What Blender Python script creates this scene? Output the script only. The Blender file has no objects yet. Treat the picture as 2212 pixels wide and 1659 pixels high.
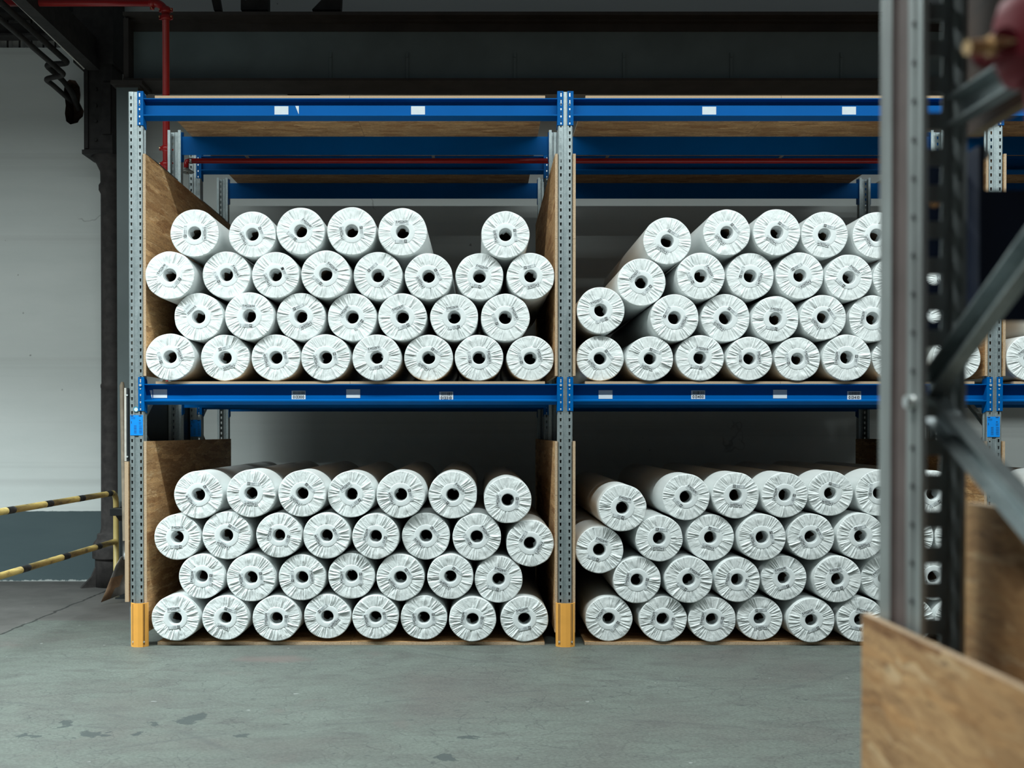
import bpy, bmesh, math, random
from mathutils import Vector, Matrix

# ------------------------------------------------------------------ camera, world, lights, exposure
W, H = 2212, 1659
FPX = 2344.0
TILT = math.radians(0.6)
CAM_H = 1.48
VPX, HORIZON = 1034.0, 933.0
PPY = HORIZON + FPX * math.tan(TILT)
S = bpy.context.scene
COL = S.collection

cam_data = bpy.data.cameras.new('camera')
cam_data.sensor_fit = 'HORIZONTAL'
cam_data.sensor_width = 36.0
cam_data.lens = 36.0 * FPX / W
cam_data.shift_x = (W / 2 - VPX) / W
cam_data.shift_y = (PPY - H / 2) / W
cam_data.clip_start = 0.05
cam_data.dof.use_dof = True
cam_data.dof.focus_distance = 7.5
cam_data.dof.aperture_fstop = 3.6
cam = bpy.data.objects.new('camera', cam_data)
COL.objects.link(cam)
cam.location = (0, 0, CAM_H)
cam.rotation_euler = (math.radians(90) - TILT, 0, 0)
S.camera = cam

world = bpy.data.worlds.new('hall_ambient')
S.world = world
world.use_nodes = True
world.node_tree.nodes['Background'].inputs[0].default_value = (0.84, 0.95, 1.0, 1)
world.node_tree.nodes['Background'].inputs[1].default_value = 0.055


def area_light(name, loc, sx, sy, power, color, spread=155):
    d = bpy.data.lights.new(name, 'AREA')
    d.shape = 'RECTANGLE'
    d.size, d.size_y = sx, sy
    d.energy = power
    d.color = color
    d.spread = math.radians(spread)
    o = bpy.data.objects.new(name, d)
    o.location = loc
    COL.objects.link(o)
    return o


area_light('aisle_strip_lamp', (-0.6, 5.1, 5.2), 16.0, 0.14, 715, (0.90, 1.0, 0.985), 168)
area_light('left_wall_fill', (-7.5, 5.1, 5.2), 7.0, 0.14, 860, (0.86, 0.99, 1.0), 124)  # unseen fill light, added to brighten the left wall
area_light('near_rack_fill', (-1.5, 0.8, 5.2), 0.14, 2.6, 66, (0.95, 1.0, 0.96), 84)  # unseen narrow fill, added to brighten the near boards and post only

S.view_settings.view_transform = 'Standard'
S.view_settings.look = 'None'
S.view_settings.gamma = 1.0
S.view_settings.exposure = 0.0
S.view_settings.use_curve_mapping = False


def P(px, py, Y):
    """world point on the plane y=Y seen at photo pixel (px, py)"""
    u = (px - VPX) / FPX
    v = -(py - PPY) / FPX
    yc = math.cos(TILT) + v * math.sin(TILT)
    s = Y / yc
    return Vector((u * s, Y, CAM_H + s * (v * math.cos(TILT) - math.sin(TILT))))


def PX(px, Y):
    return P(px, HORIZON, Y).x


def PZ(py, Y):
    return P(VPX, py, Y).z


# ------------------------------------------------------------------ node helpers
class NT:
    def __init__(self, name):
        self.m = bpy.data.materials.new(name)
        self.m.use_nodes = True
        self.t = self.m.node_tree
        self.b = self.t.nodes['Principled BSDF']

    def n(self, typ, **kw):
        nd = self.t.nodes.new(typ)
        for k, v in kw.items():
            setattr(nd, k, v)
        return nd

    def put(self, sock, val):
        if isinstance(val, bpy.types.NodeSocket):
            self.t.links.new(val, sock)
        elif isinstance(val, (tuple, list)) and len(val) == 3 and sock.type == 'RGBA':
            sock.default_value = (*val, 1)
        else:
            sock.default_value = val

    def math(self, op, a, b=0.0, c=None, clamp=False):
        nd = self.n('ShaderNodeMath', operation=op, use_clamp=clamp)
        self.put(nd.inputs[0], a)
        self.put(nd.inputs[1], b)
        if c is not None:
            self.put(nd.inputs[2], c)
        return nd.outputs[0]

    def coord(self, kind='Object'):
        return self.n('ShaderNodeTexCoord').outputs[kind]

    def mapping(self, vec, scale=(1, 1, 1), rot=(0, 0, 0), loc=(0, 0, 0)):
        nd = self.n('ShaderNodeMapping')
        self.put(nd.inputs['Vector'], vec)
        self.put(nd.inputs['Scale'], scale)
        self.put(nd.inputs['Rotation'], rot)
        self.put(nd.inputs['Location'], loc)
        return nd.outputs[0]

    def noise(self, vec, scale, detail=3.0, rough=0.55, dist=0.0, color=False):
        nd = self.n('ShaderNodeTexNoise')
        self.put(nd.inputs['Vector'], vec)
        self.put(nd.inputs['Scale'], scale)
        self.put(nd.inputs['Detail'], detail)
        self.put(nd.inputs['Roughness'], rough)
        self.put(nd.inputs['Distortion'], dist)
        return nd.outputs['Color' if color else 'Fac']

    def voronoi(self, vec, scale, out='Color', feature='F1', rand=1.0):
        nd = self.n('ShaderNodeTexVoronoi', feature=feature)
        self.put(nd.inputs['Vector'], vec)
        self.put(nd.inputs['Scale'], scale)
        self.put(nd.inputs['Randomness'], rand)
        return nd.outputs[out]

    def ramp(self, fac, stops, interp='LINEAR'):
        nd = self.n('ShaderNodeValToRGB')
        self.put(nd.inputs[0], fac)
        r = nd.color_ramp
        r.interpolation = interp
        while len(r.elements) > 1:
            r.elements.remove(r.elements[-1])
        for i, (p, c) in enumerate(stops):
            e = r.elements[0] if i == 0 else r.elements.new(p)
            e.position = p
            e.color = (*c, 1) if len(c) == 3 else c
        return nd.outputs[0]

    def mix(self, fac, a, b, blend='MIX'):
        nd = self.n('ShaderNodeMix', data_type='RGBA', blend_type=blend)
        self.put(nd.inputs[0], fac)
        self.put(nd.inputs[6], a)
        self.put(nd.inputs[7], b)
        return nd.outputs[2]

    def step(self, v, lo, hi):
        nd = self.n('ShaderNodeMapRange')
        self.put(nd.inputs[0], v)
        self.put(nd.inputs[1], lo)
        self.put(nd.inputs[2], hi)
        return nd.outputs[0]

    def vadd(self, a, b, op='ADD'):
        nd = self.n('ShaderNodeVectorMath', operation=op)
        self.put(nd.inputs[0], a)
        self.put(nd.inputs[1], b)
        return nd.outputs[0]

    def vscale(self, a, s):
        nd = self.n('ShaderNodeVectorMath', operation='SCALE')
        self.put(nd.inputs[0], a)
        self.put(nd.inputs['Scale'], s)
        return nd.outputs[0]

    def sep(self, v):
        nd = self.n('ShaderNodeSeparateXYZ')
        self.put(nd.inputs[0], v)
        return nd.outputs

    def comb(self, x, y, z):
        nd = self.n('ShaderNodeCombineXYZ')
        for i, v in enumerate((x, y, z)):
            self.put(nd.inputs[i], v)
        return nd.outputs[0]

    def rand(self):
        return self.n('ShaderNodeObjectInfo').outputs['Random']

    def bump(self, h, strength=0.3, dist=0.01):
        nd = self.n('ShaderNodeBump')
        self.put(nd.inputs['Height'], h)
        self.put(nd.inputs['Strength'], strength)
        self.put(nd.inputs['Distance'], dist)
        self.put(self.b.inputs['Normal'], nd.outputs[0])

    def set(self, color=None, rough=None, metal=None, spec=None):
        if color is not None:
            self.put(self.b.inputs['Base Color'], color)
        if rough is not None:
            self.put(self.b.inputs['Roughness'], rough)
        if metal is not None:
            self.put(self.b.inputs['Metallic'], metal)
        if spec is not None:
            self.put(self.b.inputs['Specular IOR Level'], spec)
        return self.m


M = {}


def paint(name, col, rough=0.5, var=0.12, scale=9.0, metal=0.0, spec=0.5):
    k = NT(name)
    f = k.noise(k.coord(), scale, 4)
    lo = tuple(c * (1 - var) for c in col)
    hi = tuple(min(1, c * (1 + var)) for c in col)
    c = k.ramp(f, [(0.3, lo), (0.7, hi)])
    M[name] = k.set(c, rough, metal, spec)


def make_materials():
    paint('blue_paint', (0.0, 0.100, 0.345), 0.45, 0.06, 3, 0.0, 0.06)
    paint('blue_paint_shaded', (0.002, 0.010, 0.038), 0.55, 0.1, 3)  # beam blue darkened: backlit shade of the near beam put into its colour
    paint('red_paint', (0.36, 0.012, 0.014), 0.3, 0.12, 5)
    paint('dull_red_paint', (0.17, 0.012, 0.022), 0.6, 0.15, 6, 0.0, 0.3)
    paint('brass', (0.80, 0.56, 0.30), 0.38, 0.1, 40, 0.3)
    paint('bolt_zinc', (0.7, 0.75, 0.75), 0.35, 0.1, 50, 0.5)
    paint('black_iron', (0.022, 0.020, 0.020), 0.7, 0.5, 12)
    paint('column_iron', (0.038, 0.033, 0.032), 0.75, 0.4, 14)
    paint('black_plastic', (0.012, 0.016, 0.018), 0.5, 0.2, 10)
    paint('girder_paint', (0.16, 0.215, 0.225), 0.6, 0.12, 2.5)
    paint('girder_dirt', (0.05, 0.045, 0.042), 0.75, 0.25, 4)
    paint('column_grey', (0.13, 0.165, 0.17), 0.45, 0.12, 2)
    paint('orange_paint', (0.86, 0.40, 0.075), 0.42, 0.07, 8)
    paint('black_print', (0.012, 0.013, 0.015), 0.6, 0.1, 10)
    paint('grey_print', (0.22, 0.24, 0.26), 0.6, 0.1, 10)
    paint('label_white', (0.66, 0.70, 0.71), 0.5, 0.03, 30)
    paint('sign_blue', (0.0, 0.26, 0.85), 0.45, 0.04, 20)
    paint('sticker_teal', (0.02, 0.25, 0.38), 0.5, 0.05, 20)
    paint('white_edge', (0.5, 0.48, 0.44), 0.6, 0.15, 20)
    paint('wood_handle', (0.33, 0.27, 0.20), 0.6, 0.2, 14)
    paint('shovel_metal', (0.24, 0.24, 0.235), 0.42, 0.35, 9, 0.45)
    paint('shovel_rust', (0.24, 0.15, 0.09), 0.7, 0.3, 15)
    paint('cardboard_core', (0.16, 0.11, 0.075), 0.85, 0.15, 20)
    paint('sprinkler_grey', (0.35, 0.35, 0.33), 0.35, 0.1, 20, 0.7)
    paint('corrugated_grey', (0.72, 0.72, 0.70), 0.6, 0.15, 6)
    paint('old_brick', (0.12, 0.075, 0.055), 0.9, 0.4, 18)

    # galvanised steel with a faint spangle
    k = NT('galvanised')
    v = k.sep(k.voronoi(k.coord(), 90))[0]
    f = k.noise(k.mapping(k.coord(), (6, 6, 1.2)), 3, 4)
    a = k.ramp(f, [(0.3, (0.25, 0.30, 0.31)), (0.7, (0.40, 0.46, 0.475))])
    c = k.mix(0.22, a, k.ramp(v, [(0, (0.22, 0.27, 0.28)), (1, (0.55, 0.6, 0.6))]))
    M['galvanised'] = k.set(c, 0.42, 0.55)

    paint('dusty_steel', (0.17, 0.135, 0.13), 0.65, 0.2, 10, 0.2)
    # weathered galvanised post close to the camera
    k = NT('worn_galvanised')
    f = k.noise(k.mapping(k.coord(), (14, 14, 1.6)), 2.2, 5, 0.6)
    a = k.ramp(f, [(0.32, (0.22, 0.23, 0.23)), (0.5, (0.32, 0.35, 0.35)), (0.7, (0.43, 0.48, 0.48))])
    M['worn_galvanised'] = k.set(a, 0.5, 0.45)

    # oriented strand board: three layers of long chips lying at different angles
    k = NT('osb_face')
    uv = k.coord('UV')
    warp = k.vadd(uv, k.vscale(k.vadd(k.noise(uv, 26, 3, 0.65, color=True), (0.5, 0.5, 0.5), 'SUBTRACT'), 0.035))
    lay = []
    for i, (ang, sx, sy) in enumerate(((0.3, 13, 105), (1.2, 15, 120), (2.3, 12, 98))):
        v = k.voronoi(k.mapping(warp, (sx, sy, 1), (0, 0, ang), (i * 3.1, i * 1.7, 0)), 1.0)
        lay.append(k.sep(v)[0])
    pick = k.sep(k.voronoi(k.mapping(warp, (16, 22, 1), (0, 0, 0.8)), 1.0))[1]
    g1 = k.mix(k.step(pick, 0.36, 0.40), lay[0], lay[1])
    g2 = k.mix(k.step(pick, 0.68, 0.72), g1, lay[2])
    c = k.ramp(g2, [(0.0, (0.25, 0.13, 0.055)), (0.15, (0.36, 0.20, 0.09)), (0.45, (0.43, 0.255, 0.12)),
                    (0.7, (0.48, 0.29, 0.14)), (0.86, (0.42, 0.215, 0.085)), (1.0, (0.62, 0.45, 0.27))])
    f1 = k.noise(k.mapping(warp, (38, 150, 1), (0, 0, 0.5)), 1.0, 3, 0.65)
    f2 = k.noise(k.mapping(warp, (38, 150, 1), (0, 0, 1.9)), 1.0, 3, 0.65)
    fine = k.math('MULTIPLY', k.math('ADD', f1, f2), 0.5)
    c = k.mix(0.42, c, k.ramp(fine, [(0.38, (0.17, 0.09, 0.045)), (0.62, (0.54, 0.36, 0.2))]))
    bigc = k.sep(k.voronoi(k.mapping(warp, (6.5, 24, 1), (0, 0, 0.35)), 1.0))[2]
    c = k.mix(0.9, c, k.ramp(bigc, [(0.0, (0.36, 0.30, 0.26)), (0.35, (0.5, 0.5, 0.5)), (0.8, (0.54, 0.54, 0.54)), (1.0, (0.68, 0.69, 0.70))]), 'OVERLAY')
    for a_, o_ in ((2.0, 0.0), (0.4, 7.0), (1.1, 13.0)):
        dark = k.step(k.noise(k.mapping(warp, (26, 110, 1), (0, 0, a_), (o_, o_, 0)), 1.0, 1), 0.69, 0.74)
        c = k.mix(k.math('MULTIPLY', dark, 0.6), c, (0.11, 0.055, 0.026))
    hs = k.n('ShaderNodeHueSaturation')
    hs.inputs['Saturation'].default_value = 1.06
    hs.inputs['Value'].default_value = 1.14
    k.put(hs.inputs['Color'], c)
    c = hs.outputs[0]
    k.bump(g2, 0.25, 0.003)
    M['osb_face'] = k.set(c, 0.7)
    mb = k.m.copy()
    mb.name = 'osb_shaded'  # darkened copy of osb_face, paints shade onto one near board
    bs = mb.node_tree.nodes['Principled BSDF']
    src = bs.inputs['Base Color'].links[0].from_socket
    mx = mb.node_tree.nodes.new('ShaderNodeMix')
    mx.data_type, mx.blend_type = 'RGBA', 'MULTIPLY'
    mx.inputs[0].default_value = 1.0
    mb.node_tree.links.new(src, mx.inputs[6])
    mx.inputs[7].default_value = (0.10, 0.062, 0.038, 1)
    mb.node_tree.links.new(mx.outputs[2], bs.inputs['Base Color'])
    M['osb_shaded'] = mb

    k = NT('osb_edge')
    f = k.noise(k.coord(), 330, 2, 0.6)
    c = k.ramp(f, [(0.30, (0.20, 0.13, 0.08)), (0.42, (0.43, 0.30, 0.19)), (0.7, (0.58, 0.44, 0.30))])
    M['osb_edge'] = k.set(c, 0.85)

    # crinkled film, folds running out from the core; every roll gets its own pattern
    k = NT('wrap_film')
    x, y, z = k.sep(k.coord())[:3]
    r = k.math('SQRT', k.math('ADD', k.math('MULTIPLY', x, x), k.math('MULTIPLY', z, z)))
    ang = k.math('ARCTAN2', z, x)
    ca, sa = k.math('COSINE', ang), k.math('SINE', ang)
    rnd = k.math('MULTIPLY', k.rand(), 37.0)
    front = k.step(y, 0.012, 0.004)
    vec = k.comb(k.math('MULTIPLY', ca, 3.2), k.math('MULTIPLY', sa, 3.2), k.math('ADD', k.math('MULTIPLY', r, 10.0), rnd))
    n1 = k.noise(vec, 1.5, 2, 0.5, 0.4)
    vec2 = k.comb(k.math('ADD', k.math('MULTIPLY', x, 1.0), rnd), z, 0.0)
    n2 = k.noise(vec2, 30.0, 4, 0.6, 1.2)
    h = k.math('ADD', k.math('MULTIPLY', n1, 1.0), k.math('MULTIPLY', n2, 0.12))
    h = k.math('MULTIPLY', h, front)
    side = k.noise(k.mapping(k.coord(), (6, 1.5, 6)), 6, 4)
    h = k.math('ADD', h, k.math('MULTIPLY', side, 0.06))
    k.bump(h, 0.52, 0.018)
    c = k.ramp(k.noise(vec2, 11, 3), [(0.3, (0.75, 0.79, 0.79)), (0.7, (0.83, 0.86, 0.855))])
    M['wrap_film'] = k.set(c, 0.42, 0.0, 0.45)
    k = NT('end_film')
    c = k.ramp(k.noise(k.coord(), 30, 3), [(0.3, (0.74, 0.79, 0.80)), (0.7, (0.81, 0.84, 0.84))])
    M['end_film'] = k.set(c, 0.4)
    k = NT('liner_film')
    f = k.noise(k.coord(), 55, 4, 0.6)
    k.bump(f, 0.6, 0.006)
    c = k.ramp(f, [(0.3, (0.66, 0.70, 0.71)), (0.7, (0.84, 0.87, 0.87))])
    M['liner_film'] = k.set(c, 0.45)

    # plastered wall, grey dado at its foot
    k = NT('wall_plaster')
    pos = k.coord()
    z = k.sep(pos)[2]
    f = k.noise(k.mapping(pos, (0.25, 1, 1.1)), 2.2, 5, 0.6)
    c = k.ramp(f, [(0.3, (0.70, 0.75, 0.735)), (0.7, (0.79, 0.83, 0.815))])
    streak = k.noise(k.mapping(pos, (0.02, 1, 3.0)), 2.0, 3, 0.6)
    c = k.mix(k.math('MULTIPLY', k.step(streak, 0.56, 0.7), 0.25), c, (0.42, 0.43, 0.42))
    spot = k.step(k.noise(pos, 7.5, 2), 0.765, 0.79)
    c = k.mix(k.math('MULTIPLY', spot, 0.7), c, (0.16, 0.16, 0.155))
    crack = k.step(k.voronoi(k.vadd(pos, k.vscale(k.noise(pos, 3, 3, color=True), 0.5)), 0.55, 'Distance', 'DISTANCE_TO_EDGE'), 0.006, 0.0)
    crack = k.math('MULTIPLY', crack, k.step(k.noise(pos, 1.3, 2), 0.58, 0.62))
    c = k.mix(k.math('MULTIPLY', crack, 0.5), c, (0.2, 0.2, 0.2))
    jag = k.math('ADD', z, k.math('MULTIPLY', k.noise(pos, 14, 2), 0.012))
    c = k.mix(k.step(jag, 0.703, 0.699), c, k.ramp(f, [(0.3, (0.055, 0.085, 0.095)), (0.7, (0.075, 0.11, 0.118))]))
    foot = k.math('ADD', z, k.math('MULTIPLY', k.noise(pos, 25, 3), 0.06))
    c = k.mix(k.step(foot, 0.045, 0.036), c, (0.4, 0.43, 0.42))
    k.bump(k.noise(pos, 25, 5, 0.6), 0.12, 0.01)
    M['wall_plaster'] = k.set(c, 0.75)

    # painted concrete floor, worn, stained, bare behind a crack
    k = NT('floor_concrete')
    pos = k.coord()
    X, Y, Z = k.sep(pos)[:3]
    big = k.noise(pos, 0.9, 5, 0.6, 0.4)
    c = k.ramp(big, [(0.3, (0.108, 0.108, 0.099)), (0.5, (0.117, 0.133, 0.118)), (0.7, (0.138, 0.160, 0.142))])
    st = k.noise(k.mapping(pos, (1.3, 2.6, 1), (0, 0, 0.25)), 2.4, 7, 0.7, 0.9)
    c = k.mix(k.math('MULTIPLY', k.step(st, 0.44, 0.66), 0.6), c, (0.080, 0.080, 0.077))
    fine = k.noise(k.mapping(pos, (5.0, 7.0, 1), (0, 0, -0.5)), 11, 7, 0.76)
    c = k.mix(0.7, c, k.ramp(fine, [(0.34, (0.27, 0.27, 0.27)), (0.66, (0.73, 0.73, 0.73))]), 'OVERLAY')
    red = k.step(k.noise(pos, 1.7, 4, 0.6), 0.62, 0.76)
    c = k.mix(k.math('MULTIPLY', red, 0.45), c, (0.14, 0.105, 0.10))
    wv = k.vadd(pos, k.vscale(k.vadd(k.noise(pos, 2.5, 4, 0.6, color=True), (0.5, 0.5, 0.5), 'SUBTRACT'), 0.25))
    hair = k.step(k.voronoi(wv, 6.0, 'Distance', 'DISTANCE_TO_EDGE'), 0.022, 0.006)
    hair = k.math('MULTIPLY', hair, k.step(k.noise(pos, 1.4, 3), 0.40, 0.56))
    c = k.mix(k.math('MULTIPLY', hair, 0.45), c, (0.05, 0.055, 0.055))
    speck = k.step(k.noise(k.mapping(pos, (1, 1.2, 1), (0, 0, 0), (3, 8, 0)), 13, 2, 0.5), 0.70, 0.715)
    c = k.mix(k.math('MULTIPLY', speck, 0.55), c, (0.05, 0.058, 0.058))
    pr0, pr1 = FL(590, 1424), FL(700, 1424)
    pex = k.math('DIVIDE', k.math('SUBTRACT', X, pr0.x), pr1.x - pr0.x)
    pey = k.math('DIVIDE', k.math('SUBTRACT', Y, pr0.y), 0.14)
    pd = k.math('ADD', k.math('ADD', k.math('MULTIPLY', pex, pex), k.math('MULTIPLY', pey, pey)), k.math('MULTIPLY', k.noise(pos, 6, 4, 0.65), 1.2))
    c = k.mix(k.math('MULTIPLY', k.step(pd, 1.5, 0.6), 0.6), c, (0.16, 0.12, 0.112))
    # arcs left by tyres
    for (cx, cy, rad, ww) in ((-0.9, 9.6, 4.3, 0.012), (2.2, 10.2, 3.9, 0.015), (0.2, 2.0, 3.6, 0.012), (-3.2, 3.4, 2.6, 0.014), (1.4, 1.2, 5.1, 0.012)):
        dx, dy = k.math('SUBTRACT', X, cx), k.math('SUBTRACT', Y, cy)
        d = k.math('SQRT', k.math('ADD', k.math('MULTIPLY', dx, dx), k.math('MULTIPLY', dy, dy)))
        d = k.math('ABSOLUTE', k.math('SUBTRACT', d, rad))
        mk = k.math('MULTIPLY', k.step(d, ww * 2.2, ww * 0.4), k.step(k.noise(pos, 2.2, 3), 0.45, 0.62))
        c = k.mix(k.math('MULTIPLY', mk, 0.4), c, (0.07, 0.075, 0.075))
    # bare slab behind
    edge = k.math('ADD', Y, k.math('MULTIPLY', k.noise(pos, 4, 3), 0.12))
    bare1 = k.math('MULTIPLY', k.step(edge, 8.54, 8.60), k.step(X, -2.3, -2.6))
    a0, a1 = FL(0, 1370), FL(185, 1295)
    dv = (a1 - a0)
    nx, ny = -dv.y / dv.length, dv.x / dv.length
    dline = k.math('ADD', k.math('MULTIPLY', k.math('SUBTRACT', X, a0.x), nx), k.math('MULTIPLY', k.math('SUBTRACT', Y, a0.y), ny))
    dj = k.math('ADD', dline, k.math('MULTIPLY', k.math('SUBTRACT', k.noise(pos, 5, 4, 0.6), 0.5), 0.10))
    bare = k.math('MAXIMUM', bare1, k.math('MULTIPLY', k.step(dj, 0.0, 0.03), k.step(X, -2.6, -2.7)))
    bc = k.ramp(k.noise(pos, 2.5, 6, 0.65), [(0.3, (0.075, 0.071, 0.068)), (0.7, (0.125, 0.118, 0.113))])
    c = k.mix(k.math('MULTIPLY', bare, 0.9), c, bc)
    ck = k.math('MULTIPLY', k.step(k.math('ABSOLUTE', dj), 0.016, 0.008), k.step(X, -2.95, -3.0))
    c = k.mix(k.math('MULTIPLY', ck, 0.8), c, (0.02, 0.02, 0.02))
    # dark spills
    sx = k.math('ADD', X, k.math('MULTIPLY', k.math('SUBTRACT', k.noise(pos, 7, 4, 0.65), 0.5), 0.26))
    sy = k.math('ADD', Y, k.math('MULTIPLY', k.math('SUBTRACT', k.noise(k.mapping(pos, loc=(9, 4, 0)), 7, 4, 0.65), 0.5), 0.34))
    for (px, py, rx, ry) in ((420, 1550, 27, 15), (335, 1563, 15, 6), (200, 1587, 30, 7), (140, 1563, 12, 8), (300, 1585, 13, 6),
                             (1012, 1596, 27, 4), (962, 1636, 36, 6), (520, 1590, 22, 5), (60, 1592, 22, 4)):
        p0 = FL(px, py)
        px1, py1 = FL(px + rx, py), FL(px, py - ry)
        ax, ay = abs(px1.x - p0.x), abs(py1.y - p0.y)
        ex = k.math('DIVIDE', k.math('SUBTRACT', sx, p0.x), ax)
        ey = k.math('DIVIDE', k.math('SUBTRACT', sy, p0.y), ay)
        d = k.math('ADD', k.math('MULTIPLY', ex, ex), k.math('MULTIPLY', ey, ey))
        c = k.mix(k.math('MULTIPLY', k.step(d, 1.0, 0.75), 0.75), c, (0.042, 0.053, 0.054))
    # pale chips
    chip = k.step(k.noise(pos, 11, 2), 0.745, 0.76)
    c = k.mix(k.math('MULTIPLY', chip, 0.5), c, (0.32, 0.34, 0.33))
    k.bump(k.math('ADD', fine, st), 0.12, 0.01)
    M['floor_concrete'] = k.set(c, k.step(st, 0.2, 0.9), 0.0, 0.3)
    k.put(k.b.inputs['Roughness'], k.math('ADD', 0.5, k.math('MULTIPLY', fine, 0.25)))

    # yellow rail paint, dirty
    k = NT('yellow_paint')
    f = k.noise(k.mapping(k.coord(), (8, 2, 8)), 4, 5, 0.65)
    c = k.ramp(f, [(0.3, (0.16, 0.12, 0.06)), (0.5, (0.46, 0.34, 0.11)), (0.75, (0.56, 0.43, 0.16))])
    M['yellow_paint'] = k.set(c, 0.5)
    M['yellow_clean'] = None
    k = NT('yellow_clean')
    f = k.noise(k.coord(), 9, 4)
    c = k.ramp(f, [(0.3, (0.48, 0.36, 0.12)), (0.7, (0.60, 0.47, 0.18))])
    M['yellow_clean'] = k.set(c, 0.45)


def FL(px, py):
    """floor point under a photo pixel"""
    u = (px - VPX) / FPX
    v = -(py - PPY) / FPX
    dz = v * math.cos(TILT) - math.sin(TILT)
    s = -CAM_H / dz
    return Vector((u * s, s * (math.cos(TILT) + v * math.sin(TILT)), 0))


make_materials()


# ------------------------------------------------------------------ mesh helpers
def obj(name, bm, mats, parent=None, smooth=False, solid=0.0):
    me = bpy.data.meshes.new(name)
    if not isinstance(mats, (list, tuple)):
        mats = [mats]
    bm.normal_update()
    bm.to_mesh(me)
    bm.free()
    for m in mats:
        me.materials.append(M[m])
    if smooth:
        for p in me.polygons:
            p.use_smooth = True
    o = bpy.data.objects.new(name, me)
    COL.objects.link(o)
    if parent is not None:
        o.parent = parent
    if solid:
        md = o.modifiers.new('thickness', 'SOLIDIFY')
        md.thickness = solid
        md.offset = 0
    return o


def empty(name, label, cat, loc=(0, 0, 0), group=None):
    o = bpy.data.objects.new(name, None)
    o.empty_display_size = 0.05
    o.location = loc
    COL.objects.link(o)
    return tag(o, label, cat, group)


def tag(o, label, cat, group=None):
    o['label'] = label
    o['category'] = cat
    o['kind'] = 'thing'
    if group:
        o['group'] = group
    return o


def struct(o):
    o['kind'] = 'structure'
    return o


def box(bm, x0, x1, y0, y1, z0, z1, mi=0):
    vs = [bm.verts.new((x, y, z)) for z in (z0, z1) for y in (y0, y1) for x in (x0, x1)]
    fs = []
    for idx in ((0, 2, 3, 1), (4, 5, 7, 6), (0, 1, 5, 4), (1, 3, 7, 5), (3, 2, 6, 7), (2, 0, 4, 6)):
        f = bm.faces.new([vs[i] for i in idx])
        f.material_index = mi
        fs.append(f)
    return fs


def bevel_all(bm, w, seg=2):
    bmesh.ops.bevel(bm, geom=bm.edges[:] , offset=w, segments=seg, affect='EDGES', profile=0.5)


def tube(bm, pts, r, seg=14, mi=0, cap=True):
    """round bar along a polyline"""
    pts = [Vector(p) for p in pts]
    rings = []
    up = None
    for i, p in enumerate(pts):
        if i == 0:
            d = pts[1] - pts[0]
        elif i == len(pts) - 1:
            d = pts[-1] - pts[-2]
        else:
            d = (pts[i + 1] - p).normalized() + (p - pts[i - 1]).normalized()
        d.normalize()
        if up is None:
            up = Vector((0, 0, 1)) if abs(d.z) < 0.9 else Vector((1, 0, 0))
        a = d.cross(up).normalized()
        up = a.cross(d).normalized()
        rr = r[i] if isinstance(r, (list, tuple)) else r
        rings.append([bm.verts.new(p + rr * (math.cos(t) * a + math.sin(t) * up)) for t in [2 * math.pi * j / seg for j in range(seg)]])
    for q in range(len(rings) - 1):
        for j in range(seg):
            f = bm.faces.new((rings[q][j], rings[q][(j + 1) % seg], rings[q + 1][(j + 1) % seg], rings[q + 1][j]))
            f.material_index = mi
            f.smooth = True
    if cap:
        f = bm.faces.new(rings[0]); f.material_index = mi
        f = bm.faces.new(rings[-1][::-1]); f.material_index = mi


def prism(bm, prof, a0, a1, axis='x', mi=0, cap=True):
    """closed profile swept straight; prof holds (u, v) pairs in the plane across the axis"""
    def pt(u, v, a):
        return {'x': (a, u, v), 'y': (u, a, v), 'z': (u, v, a)}[axis]
    A = [bm.verts.new(pt(u, v, a0)) for u, v in prof]
    B = [bm.verts.new(pt(u, v, a1)) for u, v in prof]
    n = len(prof)
    for i in range(n):
        f = bm.faces.new((A[i], A[(i + 1) % n], B[(i + 1) % n], B[i]))
        f.material_index = mi
    if cap:
        f = bm.faces.new(A[::-1]); f.material_index = mi
        f = bm.faces.new(B); f.material_index = mi
    bmesh.ops.recalc_face_normals(bm, faces=bm.faces[:])


def lathe(bm, prof, cx, cy, seg=32, mi=0):
    """profile of (radius, z) turned about a vertical axis"""
    rings = [[bm.verts.new((cx + r * math.cos(2 * math.pi * j / seg), cy + r * math.sin(2 * math.pi * j / seg), z)) for j in range(seg)] for r, z in prof]
    for q in range(len(rings) - 1):
        for j in range(seg):
            f = bm.faces.new((rings[q][j], rings[q][(j + 1) % seg], rings[q + 1][(j + 1) % seg], rings[q + 1][j]))
            f.smooth = True
            f.material_index = mi
    bm.faces.new(rings[0][::-1])
    bm.faces.new(rings[-1])


def disc(bm, c, r, normal, depth, seg=12, mi=0):
    n = Vector(normal).normalized()
    tube(bm, [Vector(c), Vector(c) + n * depth], r, seg, mi)


_uvseed = random.Random(5)


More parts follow.
